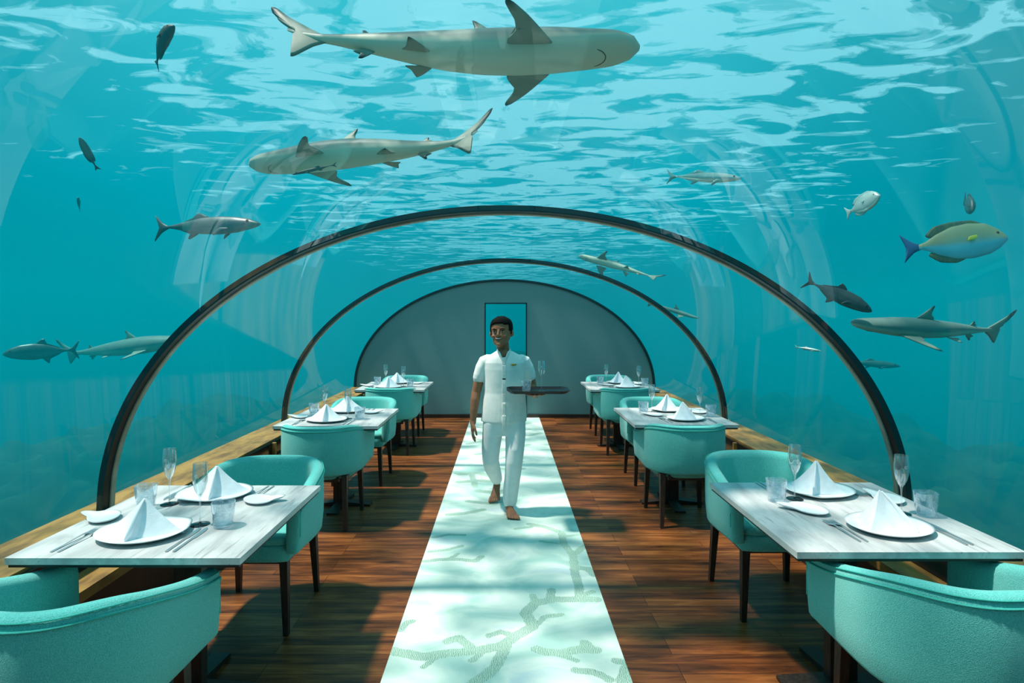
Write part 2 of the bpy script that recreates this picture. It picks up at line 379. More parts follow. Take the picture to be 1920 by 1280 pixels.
# end wall with the doorway
DX0, DX1, DZ = -.322, .363, 1.862
def wall_poly(bm, y, th):
    pts = [(p.x, p.z) for p in arch(y)]
    def topz(x):
        for a, b in zip(pts, pts[1:]):
            if a[0] <= x <= b[0] + 1e-9: return a[1] + (b[1] - a[1]) * (x - a[0]) / max(1e-9, b[0] - a[0])
        return pts[0][1]
    xs = sorted([p[0] for p in pts] + [DX0, DX1]); rows = []
    for x in xs:
        t = topz(x); mid = min(DZ, t - .01)
        rows.append([[bm.verts.new((x, yy, z)) for z in (0, mid, t)] for yy in (y, y + th)])
    for (a, b), (c, d), x0, x1 in zip(rows, rows[1:], xs, xs[1:]):
        door = DX0 - 1e-6 <= x0 and x1 <= DX1 + 1e-6
        for k in ((1,) if door else (0, 1)):
            bm.faces.new((a[k], c[k], c[k + 1], a[k + 1])); bm.faces.new((b[k], b[k + 1], d[k + 1], d[k]))
        bm.faces.new((a[2], c[2], d[2], b[2])); k = 1 if door else 0
        bm.faces.new((a[k], b[k], d[k], c[k]))
    for x in (DX0, DX1):
        i = xs.index(x); a, b = rows[i]; bm.faces.new((a[0], b[0], b[1], a[1]))
    for i in (0, -1):
        a, b = rows[i]
        for k in (0, 1): bm.faces.new((a[k], b[k], b[k + 1], a[k + 1]))
bm = BM(); wall_poly(bm, Y3, .16)
struct('wall_back', bm, 'wall_paint', 'plain grey end wall under the farthest arch', False)
bm = BM(); box(bm, (-1.38, Y3 - .008, .03), (2.1, .016, .06)); box(bm, (1.40, Y3 - .008, .03), (2.05, .016, .06)); struct('baseboard_back', bm, 'leg_wood', None, False)
bm = BM(); box(bm, ((DX0 + DX1) / 2, Y3 + .10, DZ / 2), (DX1 - DX0 - .02, .012, DZ - .01)); dr = struct('door_1', bm, 'acrylic', 'tall glass door showing blue water behind the waiter', False)
bm = BM()
for x in (DX0 + .008, DX1 - .008): box(bm, (x, Y3 + .05, DZ / 2), (.016, .12, DZ))
box(bm, ((DX0 + DX1) / 2, Y3 + .05, DZ - .008), (DX1 - DX0, .12, .016)); obj('door_frame', bm, 'ring_teal', dr, False)
# end wall behind the viewer
bm = BM(); pts = [(p.x, p.z) for p in arch(Y0)] ; pts = pts + [(pts[-1][0], 0), (pts[0][0], 0)]
v0 = [bm.verts.new((x, Y0, z)) for x, z in pts]; v1 = [bm.verts.new((x, Y0 - .1, z)) for x, z in pts]
for i in range(len(v0)): bm.faces.new((v0[i], v0[(i + 1) % len(v0)], v1[(i + 1) % len(v0)], v1[i]))
bm.faces.new(v0); bm.faces.new(v1[::-1]); struct('wall_front', bm, 'wall_paint', None, False)

# ------------------------------------------------------------------ water, surface, seabed
WS = EYE + 1.65
bm = BM()
nx, ny = 90, 110
g = [[None] * (ny + 1) for _ in range(nx + 1)]
for i in range(nx + 1):
    for j in range(ny + 1):
        x = -22 + 44 * i / nx; y = -8 + 60 * j / ny
        z = WS + .05 * noise.noise(Vector((x * .5, y * .9, 0))) + .02 * noise.noise(Vector((x * 1.7, y * 2.3, 4)))
        g[i][j] = bm.verts.new((x, y, z))
for i in range(nx):
    for j in range(ny): bm.faces.new((g[i][j], g[i][j + 1], g[i + 1][j + 1], g[i + 1][j]))
struct('water_surface', bm, 'water_surface', 'rippled sea surface seen from below with pale sky patches', 'keep')
bm = BM()
nx, ny = 150, 150
g = [[None] * (ny + 1) for _ in range(nx + 1)]
for i in range(nx + 1):
    for j in range(ny + 1):
        x = -22 + 44 * i / nx; y = -8 + 50 * j / ny
        v = Vector((x, y, 0))
        far = smooth((abs(x) - 4.2) / 3)
        h = -1.15 - 3.2 * far + (.7 + .5 * far) * noise.fractal(v * .4 + Vector((3, 7, 0)), 1, 2, 3) + .06 * noise.noise(v * 2)
        h = min(h, -.22)
        g[i][j] = bm.verts.new((x, y, h))
for i in range(nx):
    for j in range(ny): bm.faces.new((g[i][j], g[i + 1][j], g[i + 1][j + 1], g[i][j + 1]))
struct('seabed', bm, 'coral_rock', 'murky seabed of sand and coral rock outside the glass', 'keep')
if USE_WATER_VOLUME:
    bm = BM(); box(bm, (0, 17, (-3 + WS - .09) / 2), (40, 46, WS - .09 + 3))
    # the cavity of the tunnel, closed, turned inside out
    ca, cb = arch(Y0 - .15, .035), arch(Y3 + .18, .035)
    base = [Vector((2.5, 0, 0)), Vector((2.5, 0, -.12)), Vector((-2.5, 0, -.12)), Vector((-2.5, 0, 0))]
    ra = [bm.verts.new(p) for p in ca] + [bm.verts.new((p.x, Y0 - .15, p.z)) for p in base]
    rb = [bm.verts.new(p) for p in cb] + [bm.verts.new((p.x, Y3 + .18, p.z)) for p in base]
    n = len(ra)
    cav = []
    for i in range(n): cav.append(bm.faces.new((ra[i], ra[(i + 1) % n], rb[(i + 1) % n], rb[i])))
    cav.append(bm.faces.new(ra[::-1])); cav.append(bm.faces.new(rb))
    bmesh.ops.recalc_face_normals(bm, faces=bm.faces)
    bm.faces.ensure_lookup_table()
    # recalc makes a nested shell face outward of itself: flip so that the cavity is outside the water
    ctr = Vector((0, 4, 1))
    for f in cav:
        pass
    test = cav[len(ARCH) // 2]
    if test.normal.z > 0: bmesh.ops.reverse_faces(bm, faces=cav)
    struct('water', bm, 'water_body', 'turquoise lagoon water around the glass tunnel', 'keep')

# ------------------------------------------------------------------ carpet runner
def make_runner():
    x0, x1, ya, yb, th = -.545, .562, .5, Y3 - .02, .006
    strokes = []                                # coral branches of the woven design
    def S_(pts, w): strokes.append(([floor_pt(640 + a / 2.782, 820 + b / 2.782) for a, b in pts], w))
    S_([(270, 1120), (420, 1150), (560, 1130), (700, 1120), (840, 1090), (930, 1030), (1000, 990), (960, 920), (1010, 870), (1100, 850), (1240, 850), (1330, 850)], .032)
    S_([(430, 1200), (500, 1150), (560, 1130)], .016); S_([(550, 1070), (610, 1050), (650, 1080), (700, 1120)], .026)
    S_([(770, 1040), (830, 1020), (900, 1040)], .02); S_([(1000, 1000), (1060, 940), (1150, 930)], .018)
    S_([(690, 1290), (790, 1220), (830, 1150), (860, 1090)], .03); S_([(680, 1170), (720, 1140)], .018)
    S_([(1000, 830), (1010, 870)], .022); S_([(1095, 800), (1090, 850)], .026)
    S_([(1240, 850), (1240, 780), (1215, 700), (1210, 620), (1160, 560), (1150, 500), (1060, 470), (980, 455)], .028)
    S_([(1310, 810), (1240, 830)], .022); S_([(1160, 560), (1040, 545)], .016); S_([(1160, 520), (1240, 510)], .018)
    S_([(1220, 680), (1290, 690), (1320, 720)], .03); S_([(1220, 610), (1270, 570)], .026); S_([(910, 480), (990, 470)], .02)
    S_([(1020, 1110), (1070, 1125), (1150, 1130), (1240, 1110), (1330, 1115)], .03); S_([(1270, 1080), (1300, 1110)], .03); S_([(1140, 1140), (1230, 1170)], .016)
    S_([(1220, 1220), (1320, 1230), (1400, 1270)], .022); S_([(1430, 1170), (1480, 1180)], .022); S_([(1480, 1280), (1500, 1220)], .04)
    S_([(310, 1010), (340, 970), (370, 965)], .02); S_([(430, 650), (520, 640), (620, 640), (700, 650), (730, 625)], .022)
    S_([(460, 600), (550, 590), (630, 570)], .018); S_([(560, 640), (610, 610)], .016); S_([(480, 525), (560, 510), (640, 512)], .02)
    S_([(560, 405), (640, 400), (740, 380)], .03); S_([(660, 335), (740, 345), (800, 350)], .03); S_([(600, 190), (680, 190), (700, 260)], .03)
    for k in range(14):
        y = 5.2 + k * .28; x = random.uniform(-.5, .3)
        strokes.append(([(x, y), (x + .18, y + random.uniform(-.12, .2)), (x + .34, y + random.uniform(-.1, .25))], .042))
    bm = BM(); nx, ny = 88, 620
    lay = bm.verts.layers.float.new('coral')
    rows = []
    segs = [(p, q, w) for pts, w in strokes for p, q in zip(pts, pts[1:])]
    for j in range(ny + 1):
        y = ya + (yb - ya) * (j / ny) ** 1.25; row = []
        near = [s for s in segs if min(s[0][1], s[1][1]) - .15 < y < max(s[0][1], s[1][1]) + .15]
        for i in range(nx + 1):
            x = x0 + (x1 - x0) * i / nx; d = .1
            for p, q, w in near:
                ax, ay = p; bx, by = q; L2 = (bx - ax) ** 2 + (by - ay) ** 2 + 1e-9
                t = max(0, min(1, ((x - ax) * (bx - ax) + (y - ay) * (by - ay)) / L2))
                d = min(d, math.hypot(x - ax - t * (bx - ax), y - ay - t * (by - ay)) - w)
            v = bm.verts.new((x, y, th)); v[lay] = d; row.append(v)
        rows.append(row)
    for a, b in zip(rows, rows[1:]):
        for i in range(nx): bm.faces.new((a[i], a[i + 1], b[i + 1], b[i]))
    ex = bmesh.ops.extrude_edge_only(bm, edges=[e for e in bm.edges if e.is_boundary])
    for v in ex['geom']:
        if isinstance(v, bmesh.types.BMVert): v.co.z = 0.0005
    o = obj('carpet_runner', bm, 'runner', None, False)
    tag(o, 'pale mint carpet runner with woven coral branches down the aisle', 'carpet')
make_runner()

# ------------------------------------------------------------------ chair
def make_chair():
    root = thing('tub_chair', '', 'chair')
    a, yf, yb_, Rr = .322, .285, -.300, .27
    path = []
    for k in range(9): path.append((Vector((a, yf - (yf - (yb_ + Rr)) * k / 9)), Vector((1, 0))))
    for k in range(14): t = pi / 2 * k / 14; path.append((Vector((a - Rr + Rr * cos(t), yb_ + Rr - Rr * sin(t))), Vector((cos(t), -sin(t)))))
    for k in range(5): path.append((Vector((a - Rr - (a - Rr) * k / 5, yb_)), Vector((0, -1))))
    path += [(Vector((-p.x, p.y)), Vector((-n.x, n.y))) for p, n in path[::-1]]
    path = path[:len(path) // 2] + [(Vector((0, yb_)), Vector((0, -1)))] + path[len(path) // 2:]
    def top(y): return .685 + .105 * smooth((.285 - y) / .52)
    def sec(p, n, shr=0.0, fwd=0.0):
        zt = top(p.y) - shr * .6; bo = .415 + .015 * smooth(p.y / .3) + shr * .4
        prof = [(.040, bo), (.018, bo + .004), (.010, bo + .018), (.002, bo + .10), (0, .60), (.001, zt - .035), (.006, zt - .014), (.020, zt - .002), (.036, zt),
                (.052, zt - .004), (.066, zt - .018), (.071, zt - .04), (.074, .52), (.074, bo + .004)]
        out = []
        for t, z in prof:
            t = .037 + (t - .037) * (1 - shr * 12)
            q = p - n * t; out.append(Vector((q.x, q.y + fwd, z)))
        return out
    rings = []
    p0, n0 = path[0]; p1, n1 = path[-1]
    rings += [sec(p0, n0, .05, .016), sec(p0, n0, .02, .012), sec(p0, n0, .006, .005)]
    rings += [sec(p, n) for p, n in path]
    rings += [sec(p1, n1, .006, .005), sec(p1, n1, .02, .012), sec(p1, n1, .05, .016)]
    bm = BM(); loft(bm, rings); obj('backrest', bm, 'fabric', root, 'all')
    # piping seam round the outside of the rim, and down the two arm fronts
    bm = BM(); pr = []
    pts = [Vector((p0.x - .003, yf + .001, z)) for z in (.52, .58, .63)] + \
          [Vector((*(p + n * .001), top(p.y) - .034)) for p, n in path] + [Vector((p1.x + .003, yf + .001, z)) for z in (.63, .58, .52)]
    limb(bm, [(p, .0034) for p in pts], 6, (0, 0, 1)); obj('piping', bm, 'piping', root)
    bm = BM(); pts = [Vector((*(p - n * .003), top(p.y) - .012)) for p, n in path]
    limb(bm, [(p, .0026) for p in pts], 6, (0, 0, 1)); obj('piping', bm, 'piping', root)
    # seat
    inner = [p - n * .066 for p, n in path]
    inner = [Vector((q.x, min(q.y, .262) + 0)) for q in inner] + [Vector((-.20, .276)), Vector((0, .279)), Vector((.20, .276))]
    def slab(spec, part):
        bm = BM(); loft(bm, [[Vector((q.x * s, .01 + (q.y - .01) * s, z)) for q in inner] for s, z in spec]); obj(part, bm, 'fabric', root, 'all')
    slab(((.94, .378), (.985, .388), (1, .405), (1, .455), (.985, .466)), 'seat')
    slab(((.96, .464), (1, .474), (1.0, .494), (.975, .506), (.9, .513), (.7, .518), (.4, .520), (.1, .521)), 'cushion')
    bm = BM()
    for y, wd in ((-.19, .34), (.215, .44)): box(bm, (0, y, .378), (wd, .03, .04), .003)
    for x in (-.215, .215): box(bm, (x, .03, .378), (.03, .36, .04), .003)
    obj('apron', bm, 'leg_wood', root, False)
    for x in (-.215, .215):
        for y, dy in ((-.195, -.035), (.22, .012)):
            bm = BM(); bar(bm, (x, y, .41), (x * 1.07, y + dy, 0), .042, .026); obj('leg', bm, 'leg_wood', root, False)
    return root
chair0 = make_chair()
SIDE = {-1: "waiter's empty-hand side", 1: "waiter's tray side"}
ROW = ('nearest', 'middle', 'farthest')
chairs = [  # x, y, facing viewer?, side, row, rz
    (-1.395, 1.81, 0, -1, 0, -6), (1.52, 1.93, 0, 1, 0, 2), (-1.335, 3.07, 1, -1, 0, 0), (1.495, 3.20, 1, 1, 0, 0),
    (-1.43, 4.47, 0, -1, 1, -1), (1.43, 4.52, 0, 1, 1, 1), (-1.415, 5.60, 1, -1, 1, 0), (1.485, 5.60, 1, 1, 1, 0),
    (-1.37, 6.82, 0, -1, 2, 0), (1.44, 6.80, 0, 1, 2, 0), (-1.40, 7.86, 1, -1, 2, 0), (1.48, 7.92, 1, 1, 2, 0)]
for i, (x, y, fv, sd, rw, rz) in enumerate(chairs):
    c = chair0 if i == 0 else copy_tree(chair0)
    c.location = (x, y, 0); c.rotation_euler.z = R(rz) + (pi if fv else 0)
    c['label'] = 'turquoise tub chair %s, at the %s table on the %s' % ('facing the viewer' if fv else 'seen from behind', ROW[rw], SIDE[sd])
    c['group'] = 'turquoise tub chairs at the tables'

# ------------------------------------------------------------------ table
TZ = .76
def make_table():
    root = thing('dining_table', '', 'table')
    bm = BM(); box(bm, (0, 0, TZ - .0125), (.83, .86, .025), .0015); obj('tabletop', bm, 'table_wood', root, False)
    bm = BM(); box(bm, (0, 0, TZ - .031), (.815, .845, .012)); obj('underlay', bm, 'table_under', root, False)
    bm = BM(); box(bm, (0, 0, .37), (.12, .05, .70), .004); box(bm, (0, 0, .72), (.30, .30, .012), .003); obj('column', bm, 'leg_wood', root, False)
    for r in (0, pi / 2):
        bm = BM(); Rm = Matrix.Rotation(r, 3, 'Z')
        for s in (-1, 1):
            vs = [Vector(p) for p in ((0, -.035, 0), (s * .26, -.045, 0), (s * .26, .045, 0), (0, .035, 0), (0, -.035, .04), (s * .26, -.045, .016), (s * .26, .045, .016), (0, .035, .04))]
            v = [bm.verts.new(Rm @ p) for p in vs]
            for f in ((0, 1, 2, 3), (4, 5, 6, 7), (0, 1, 5, 4), (1, 2, 6, 5), (2, 3, 7, 6), (3, 0, 4, 7)): bm.faces.new([v[q] for q in f])
        obj('foot', bm, 'leg_wood', root, False)
    return root
table0 = make_table()
tables = [(-1.345, 2.40, -1, 0), (1.47, 2.45, 1, 0), (-1.41, 4.83, -1, 1), (1.45, 4.88, 1, 1), (-1.37, 7.08, -1, 2), (1.435, 7.08, 1, 2)]
for i, (x, y, sd, rw) in enumerate(tables):
    t = table0 if i == 0 else copy_tree(table0); t.location = (x, y, 0)
    t['label'] = 'grey weathered wood square table laid for two, %s on the %s' % (ROW[rw], SIDE[sd]); t['group'] = 'dining tables in two rows'

# ------------------------------------------------------------------ tableware
def make_plate(name, rx, ry, tail, rim, foot=.6):
    bm = BM(); n, m = 56, 9; rings = []
    def P(k, s, low):
        t = 2 * pi * k / n
        rr = 1 + .05 * cos(2 * t + .6) + tail * math.exp(-((((t - .25 * pi + pi) % (2 * pi)) - pi) / .28) ** 2)
        up = rim * s ** 3 + tail * .025 * max(0, s - .55) * math.exp(-((((t - .25 * pi + pi) % (2 * pi)) - pi) / .4) ** 2)
        return Vector((rx * rr * s * cos(t), ry * rr * s * sin(t), .006 + up - (.005 if low and s > .0 else 0) * (1 if s < 1 else 0)))
    up_ = [[P(k, s, 0) for k in range(n)] for s in [q / m for q in range(1, m + 1)]]
    lo_ = [[P(k, s, 1) for k in range(n)] for s in [q / m for q in range(m - 1, 0, -1)]]
    loft(bm, up_ + lo_); o = obj(name, bm, 'china', None, 'all'); return o
plate0 = make_plate('dinner_plate', .165, .150, .10, .016)
bread0 = make_plate('bread_plate', .075, .062, .75, .010)

def make_napkin():
    bm = BM()
    h, n = .128, 8
    A = Vector((0, .012, h))
    base = [Vector((-.150, .006, 0)), Vector((-.055, -.045, 0)), Vector((-.013, -.062, 0)), Vector((0, -.098, 0)), Vector((.015, -.058, 0)), Vector((.055, -.040, 0)), Vector((.150, .010, 0)), Vector((.10, .05, 0)), Vector((0, .085, 0)), Vector((-.10, .05, 0))]
    rings = []
    for i in range(n + 1):
        t = i / n; r = []
        for q, b in enumerate(base):
            p = A.lerp(b, .035 + .965 * t)
            k = {3: .016, 0: -.010, 6: -.010, 2: -.006, 4: -.006}.get(q, -.004) * sin(pi * t)
            d = Vector((b.x, b.y, 0)).normalized(); p = p + d * k
            if q in (0, 6): p.z = h * (1 - t) ** 1.12 * .985 + .001
            r.append(p)
        rings.append(r)
    loft(bm, rings[::-1])
    bmesh.ops.subdivide_edges(bm, edges=bm.edges, cuts=1, smooth=.3)
    o = obj('folded_napkin', bm, 'napkin', None, True)
    bm = BM()                                    # the loose fold hanging from the tip
    pts = [(Vector((0, .004, h - .006)), (.003, .003)), (Vector((.001, -.026, h * .72)), (.006, .006)), (Vector((.002, -.056, h * .42)), (.010, .007)), (Vector((.004, -.082, h * .18)), (.013, .007)), (Vector((.003, -.098, .006)), (.009, .004))]
    limb(bm, pts, 10, (1, 0, 0)); obj('fold', bm, 'napkin', o)
    return o
napkin0 = make_napkin()

def make_flute():
    root = thing('champagne_flute', '', 'glass')
    bm = BM(); lathe(bm, [(.036, 0), (.037, .0015), (.034, .003), (.006, .006), (.004, .010)]); obj('foot', bm, 'black_glass', root)
    bm = BM(); lathe(bm, [(.0035, .009), (.003, .04), (.0032, .095), (.005, .112), (.009, .122)], 14); obj('stem', bm, 'crystal', root)
    bm = BM(); lathe(bm, [(.003, .115), (.012, .126), (.021, .146), (.027, .172), (.0285, .195), (.0275, .225), (.0255, .252), (.0249, .252), (.0268, .225), (.0277, .195), (.0262, .172), (.020, .147), (.010, .128), (.002, .121)], 28)
    b = obj('bowl', bm, 'crystal', root)
    bm = BM()                                    # small etched flower on the bowl
    for k in range(7):
        t = 2 * pi * k / 7; r = .0055 if k else 0
        x, z = r * cos(t), .205 + r * sin(t)
        yy = -math.sqrt(max(0, .0287 ** 2 - x * x)); ball(bm, (x, yy, z), (.0023, .0006, .0023), seg=8)
    obj('etched_flower', bm, 'etched', b)
    return root
flute0 = make_flute()
def make_tumbler():
    bm = BM(); lathe(bm, [(.033, 0), (.036, .002), (.038, .02), (.043, .07), (.0455, .10), (.0440, .1005), (.0415, .07), (.0365, .024), (.034, .016), (.001, .014)], 32)
    for v in bm.verts:
        if v.co.z > .09: v.co.z += .0022 * sin(3 * math.atan2(v.co.y, v.co.x))
    return obj('water_tumbler', bm, 'tumbler_glass')
tumbler0 = make_tumbler()
def make_fork():
    bm = BM()
    for a, b in zip(((-.11, .0035, .002), (-.03, .0022, .004), (.03, .002, .007), (.045, .010, .005), (.062, .011, .003)), ((-.03, .0022, .004), (.03, .002, .007), (.045, .010, .005), (.062, .011, .003), (.064, .011, .003))):
        bar(bm, (0, a[0], a[2]), (0, b[0], b[2]), 0.001)
    bm.free(); bm = BM()
    def flat(segs):
        rings = [[Vector((x0 + w, y, z + .0009)), Vector((x0 - w, y, z + .0009)), Vector((x0 - w, y, z - .0009)), Vector((x0 + w, y, z - .0009))] for x0, y, w, z in segs]
        loft(bm, rings)
    flat([(0, -.115, .0038, .002), (0, -.112, .0045, .002), (0, -.05, .0032, .004), (0, .03, .0022, .009), (0, .042, .006, .008), (0, .055, .0115, .005), (0, .068, .0118, .0035)])
    for k in range(4): flat([((k - 1.5) * .0062, .066, .0022, .0035), ((k - 1.5) * .006, .10, .0014, .005), ((k - 1.5) * .0058, .108, .0006, .007)])
    return obj('fork', bm, 'steel', None, False)
def make_knife():
    bm = BM()
    segs = [(0, -.12, .0042, .0026), (0, -.118, .005, .0026), (0, -.01, .0036, .0026), (0, .0, .004, .0026), (.001, .015, .0075, .0022), (.001, .08, .0080, .002), (-.001, .105, .005, .002), (-.003, .115, .001, .002)]
    loft(bm, [[Vector((x0 + w, y, z + .0012)), Vector((x0 - w, y, z + .0012)), Vector((x0 - w, y, z - .0012)), Vector((x0 + w, y, z - .0012))] for x0, y, w, z in segs])
    return obj('knife', bm, 'steel', None, False)
fork0, knife0 = make_fork(), make_knife()

# place settings, local to the table centre: kind, x, y, degrees
SET = {
 (-1, 0): [('plate', -.065, -.215, 0), ('napkin', -.065, -.215, -4), ('bread', -.335, -.05, 128), ('flute', .10, -.11, 0), ('tumbler', .205, -.13, 0), ('fork', -.258, -.27, -2), ('fork', -.284, -.27, -2), ('knife', .125, -.262, 0), ('knife', .152, -.262, 0)],
 (-1, 1): [('plate', -.03, .265, 180), ('napkin', -.03, .27, 8), ('bread', .215, .175, -30), ('flute', -.175, .14, 0), ('tumbler', -.255, .098, 0), ('fork', .155, .30, 178), ('fork', .182, .30, 178), ('knife', -.215, .31, 180), ('knife', -.238, .31, 180)],
 (1, 0): [('plate', .07, -.205, 25), ('napkin', .055, -.195, 40), ('bread', -.14, .0, 120), ('flute', .245, -.03, 0), ('tumbler', .332, -.055, 0), ('fork', -.135, -.225, 3), ('fork', -.108, -.225, 3), ('knife', .248, -.25, 0), ('knife', .270, -.25, 0)],
 (1, 1): [('plate', .055, .265, 200), ('napkin', .045, .275, -35), ('bread', .305, .14, 70), ('flute', -.115, .165, 0), ('tumbler', -.215, .135, 0), ('fork', .215, .305, 182), ('fork', .24, .305, 182), ('knife', -.155, .31, 180), ('knife', -.178, .31, 180)]}
PROTO = {'plate': plate0, 'napkin': napkin0, 'bread': bread0, 'flute': flute0, 'tumbler': tumbler0, 'fork': fork0, 'knife': knife0}
DESC = {'plate': ('large white oval dinner plate', 'plate', 'dinner plates under the napkins'), 'napkin': ('white napkin folded to a pyramid', 'napkin', 'folded napkins on the plates'),
        'bread': ('small white leaf-shaped bread plate', 'plate', 'bread plates'), 'flute': ('champagne flute with black foot', 'glass', 'champagne flutes on the tables'),
        'tumbler': ('pale blue water tumbler', 'glass', 'water tumblers on the tables'), 'fork': ('steel fork', 'fork', 'forks beside the plates'), 'knife': ('slim steel knife', 'knife', 'knives beside the plates')}
used = set()
for ti, (tx, ty, sd, rw) in enumerate(tables):
    for place in (0, 1):
        cnt = {}
        for kind, x, y, dg in SET[(sd, place)]:
            if rw: x += random.uniform(-.012, .012); y += random.uniform(-.01, .01); dg += random.uniform(-6, 6)
            c = PROTO[kind] if kind not in used else copy_tree(PROTO[kind]); used.add(kind)
            z = TZ + .0005 + (.0075 if kind == 'napkin' else 0)
            c.location = (tx + x, ty + y, z); c.rotation_euler.z = R(dg)
            if kind == 'bread' and sd == 1: c.scale = (1.1, 1.1, 1)
            if kind == 'napkin' and sd == -1: c.scale = (1.1, 1, 1.03)
            if kind == 'napkin' and sd == 1: c.scale = (.86, 1.15, 1.12)
            if kind == 'plate' and sd == 1: c.scale = (.97, .97, 1)
            cnt[kind] = cnt.get(kind, 0) + 1
            d, cat, grp = DESC[kind]
            pre = '' if kind not in ('fork', 'knife') else ('inner ' if (cnt[kind] == 1) == (kind == 'knife') or (kind == 'fork' and sd == -1 and cnt[kind] == 1) else 'outer ')
            if kind == 'fork': pre = 'first ' if cnt[kind] == 1 else 'second '
            if kind in ('fork', 'knife'):
                inner = abs(x - SET[(sd, place)][0][1]); others = [abs(q[1] - SET[(sd, place)][0][1]) for q in SET[(sd, place)] if q[0] == kind]
                base = abs(SET[(sd, place)][[i for i, q in enumerate(SET[(sd, place)]) if q[0] == kind][cnt[kind] - 1]][1] - SET[(sd, place)][0][1])
                pre = 'inner ' if base == min(others) else 'outer '
            tag(c, '%s%s, %s setting, %s table on %s' % (pre, d, 'far-chair' if place else 'near-chair', ROW[rw], SIDE[sd]), cat, grp)

# ------------------------------------------------------------------ waiter
MY = 4.6
man = thing('person', 'barefoot waiter in white short-sleeved shirt and trousers, smiling and carrying a tray', 'person', (0, MY, 0))
def ell(c, rx, ry, n=28, e=1.0):
    return [Vector((c[0] + rx * math.copysign(abs(cos(2 * pi * k / n)) ** e, cos(2 * pi * k / n)), c[1] + ry * math.copysign(abs(sin(2 * pi * k / n)) ** e, sin(2 * pi * k / n)), c[2])) for k in range(n)]
def remesh(o, size, sm=3):
    r = o.modifiers.new('remesh', 'REMESH'); r.mode = 'VOXEL'; r.voxel_size = size; r.use_smooth_shade = True
    if sm:
        s = o.modifiers.new('smooth', 'SMOOTH'); s.factor = .5; s.iterations = sm
HEADT = [(0, .018, -.074, -.035), (.006, .028, -.084, -.02), (.018, .041, -.090, .0), (.034, .053, -.090, .025), (.06, .062, -.087, .065), (.09, .069, -.085, .088), (.125, .073, -.081, .097),
         (.155, .0755, -.084, .10), (.185, .073, -.080, .097), (.205, .066, -.070, .088), (.224, .052, -.052, .07), (.237, .034, -.03, .046), (.245, .014, -.006, .022)]
def head_ring(w, f, b, z, off=0, n=28):
    c = (f + b) / 2; ry = (b - f) / 2 + off; return [Vector(((w + off) * cos(2 * pi * k / n), c + ry * sin(2 * pi * k / n), z)) for k in range(n)]
HM = Matrix.Translation((-.022, -.035, 1.376)) @ Matrix.Rotation(R(-16), 4, 'Z') @ Matrix.Rotation(R(-3), 4, 'Y') @ Matrix.Rotation(R(-4), 4, 'X') @ Matrix.Diagonal((1.12, 1, .955, 1))
bm = BM()
loft(bm, [[HM @ p for p in head_ring(*t[1:], t[0])] for t in HEADT])
def H(x, y, z): return HM @ Vector((x, y, z))
Hrot = HM.to_3x3()
limb(bm, [(H(0, -.082, .135), .007), (H(0, -.094, .112), .009), (H(0, -.104, .094), .0125), (H(0, -.098, .086), .010)], 12)
for s in (-1, 1):
    ball(bm, H(s * .013, -.091, .088), (.008, .008, .007), Hrot, 12)
    ball(bm, H(s * .030, -.078, .143), (.022, .010, .006), Hrot, 12)          # brow
    ball(bm, H(s * .042, -.066, .086), (.018, .018, .016), Hrot, 14)          # cheek
    ball(bm, H(s * .080, .010, .112), (.011, .018, .030), Hrot @ Matrix.Rotation(s * .25, 3, 'Z'), 14)          # ear
ball(bm, H(0, -.084, .016), (.022, .012, .014), Hrot, 12)
limb(bm, [((-.018, .018, 1.42), (.052, .056)), ((-.012, .02, 1.35), (.051, .055)), ((-.005, .015, 1.30), (.062, .062)), ((0, .01, 1.26), (.10, .07))], 20)
ball(bm, (-.008, -.045, 1.312), (.036, .034, .045))
# torso and pelvis under the clothes
loft(bm, [ell((0, 0, .76), .14, .09), ell((0, 0, .85), .145, .09), ell((0, 0, 1.0), .135, .085), ell((0, 0, 1.12), .145, .09), ell((0, 0, 1.22), .155, .09), ell((0, .005, 1.26), .14, .07), ell((0, .01, 1.285), .08, .05)])
# arms
ra = [((-.150, 0, 1.245), .040), ((-.190, .005, 1.18), .042), ((-.215, .01, 1.08), .041), ((-.233, .012, 1.0), .038), ((-.242, -.005, .94), .038), ((-.250, -.02, .86), .032), ((-.256, -.032, .78), (.026, .022)), ((-.258, -.036, .755), (.026, .020))]
limb(bm, ra, 18)
la = [((.150, 0, 1.245), .040), ((.190, .01, 1.19), .042), ((.215, .02, 1.10), .041), ((.228, .015, 1.045), .038), ((.232, -.03, 1.008), .038), ((.235, -.11, 1.0), .034), ((.238, -.20, 1.003), (.027, .023)), ((.24, -.235, 1.008), (.027, .020))]
limb(bm, la, 18)
# hanging hand: palm faces the thigh, fingers slightly curled
limb(bm, [((-.258, -.036, .765), (.026, .020)), ((-.259, -.040, .735), (.018, .032)), ((-.260, -.044, .700), (.015, .038)), ((-.259, -.046, .682), (.012, .036))], 14, (0, 1, 0))
for k, (dy, ln, dx) in enumerate(((-.030, .070, 0), (-.010, .078, .0), (.010, .073, 0), (.028, .058, 0))):
    b0 = Vector((-.259, -.046 + dy, .684)); 
    limb(bm, [(b0, .0090), (b0 + Vector((.001, -.003, -ln * .42)), .0084), (b0 + Vector((.010, -.006, -ln * .74)), .0078), (b0 + Vector((.022, -.008, -ln * .97)), .0066)], 10)
limb(bm, [((-.252, -.058, .742), .012), ((-.240, -.080, .716), .0115), ((-.230, -.090, .690), .0095), ((-.224, -.092, .668), .0082)], 10)
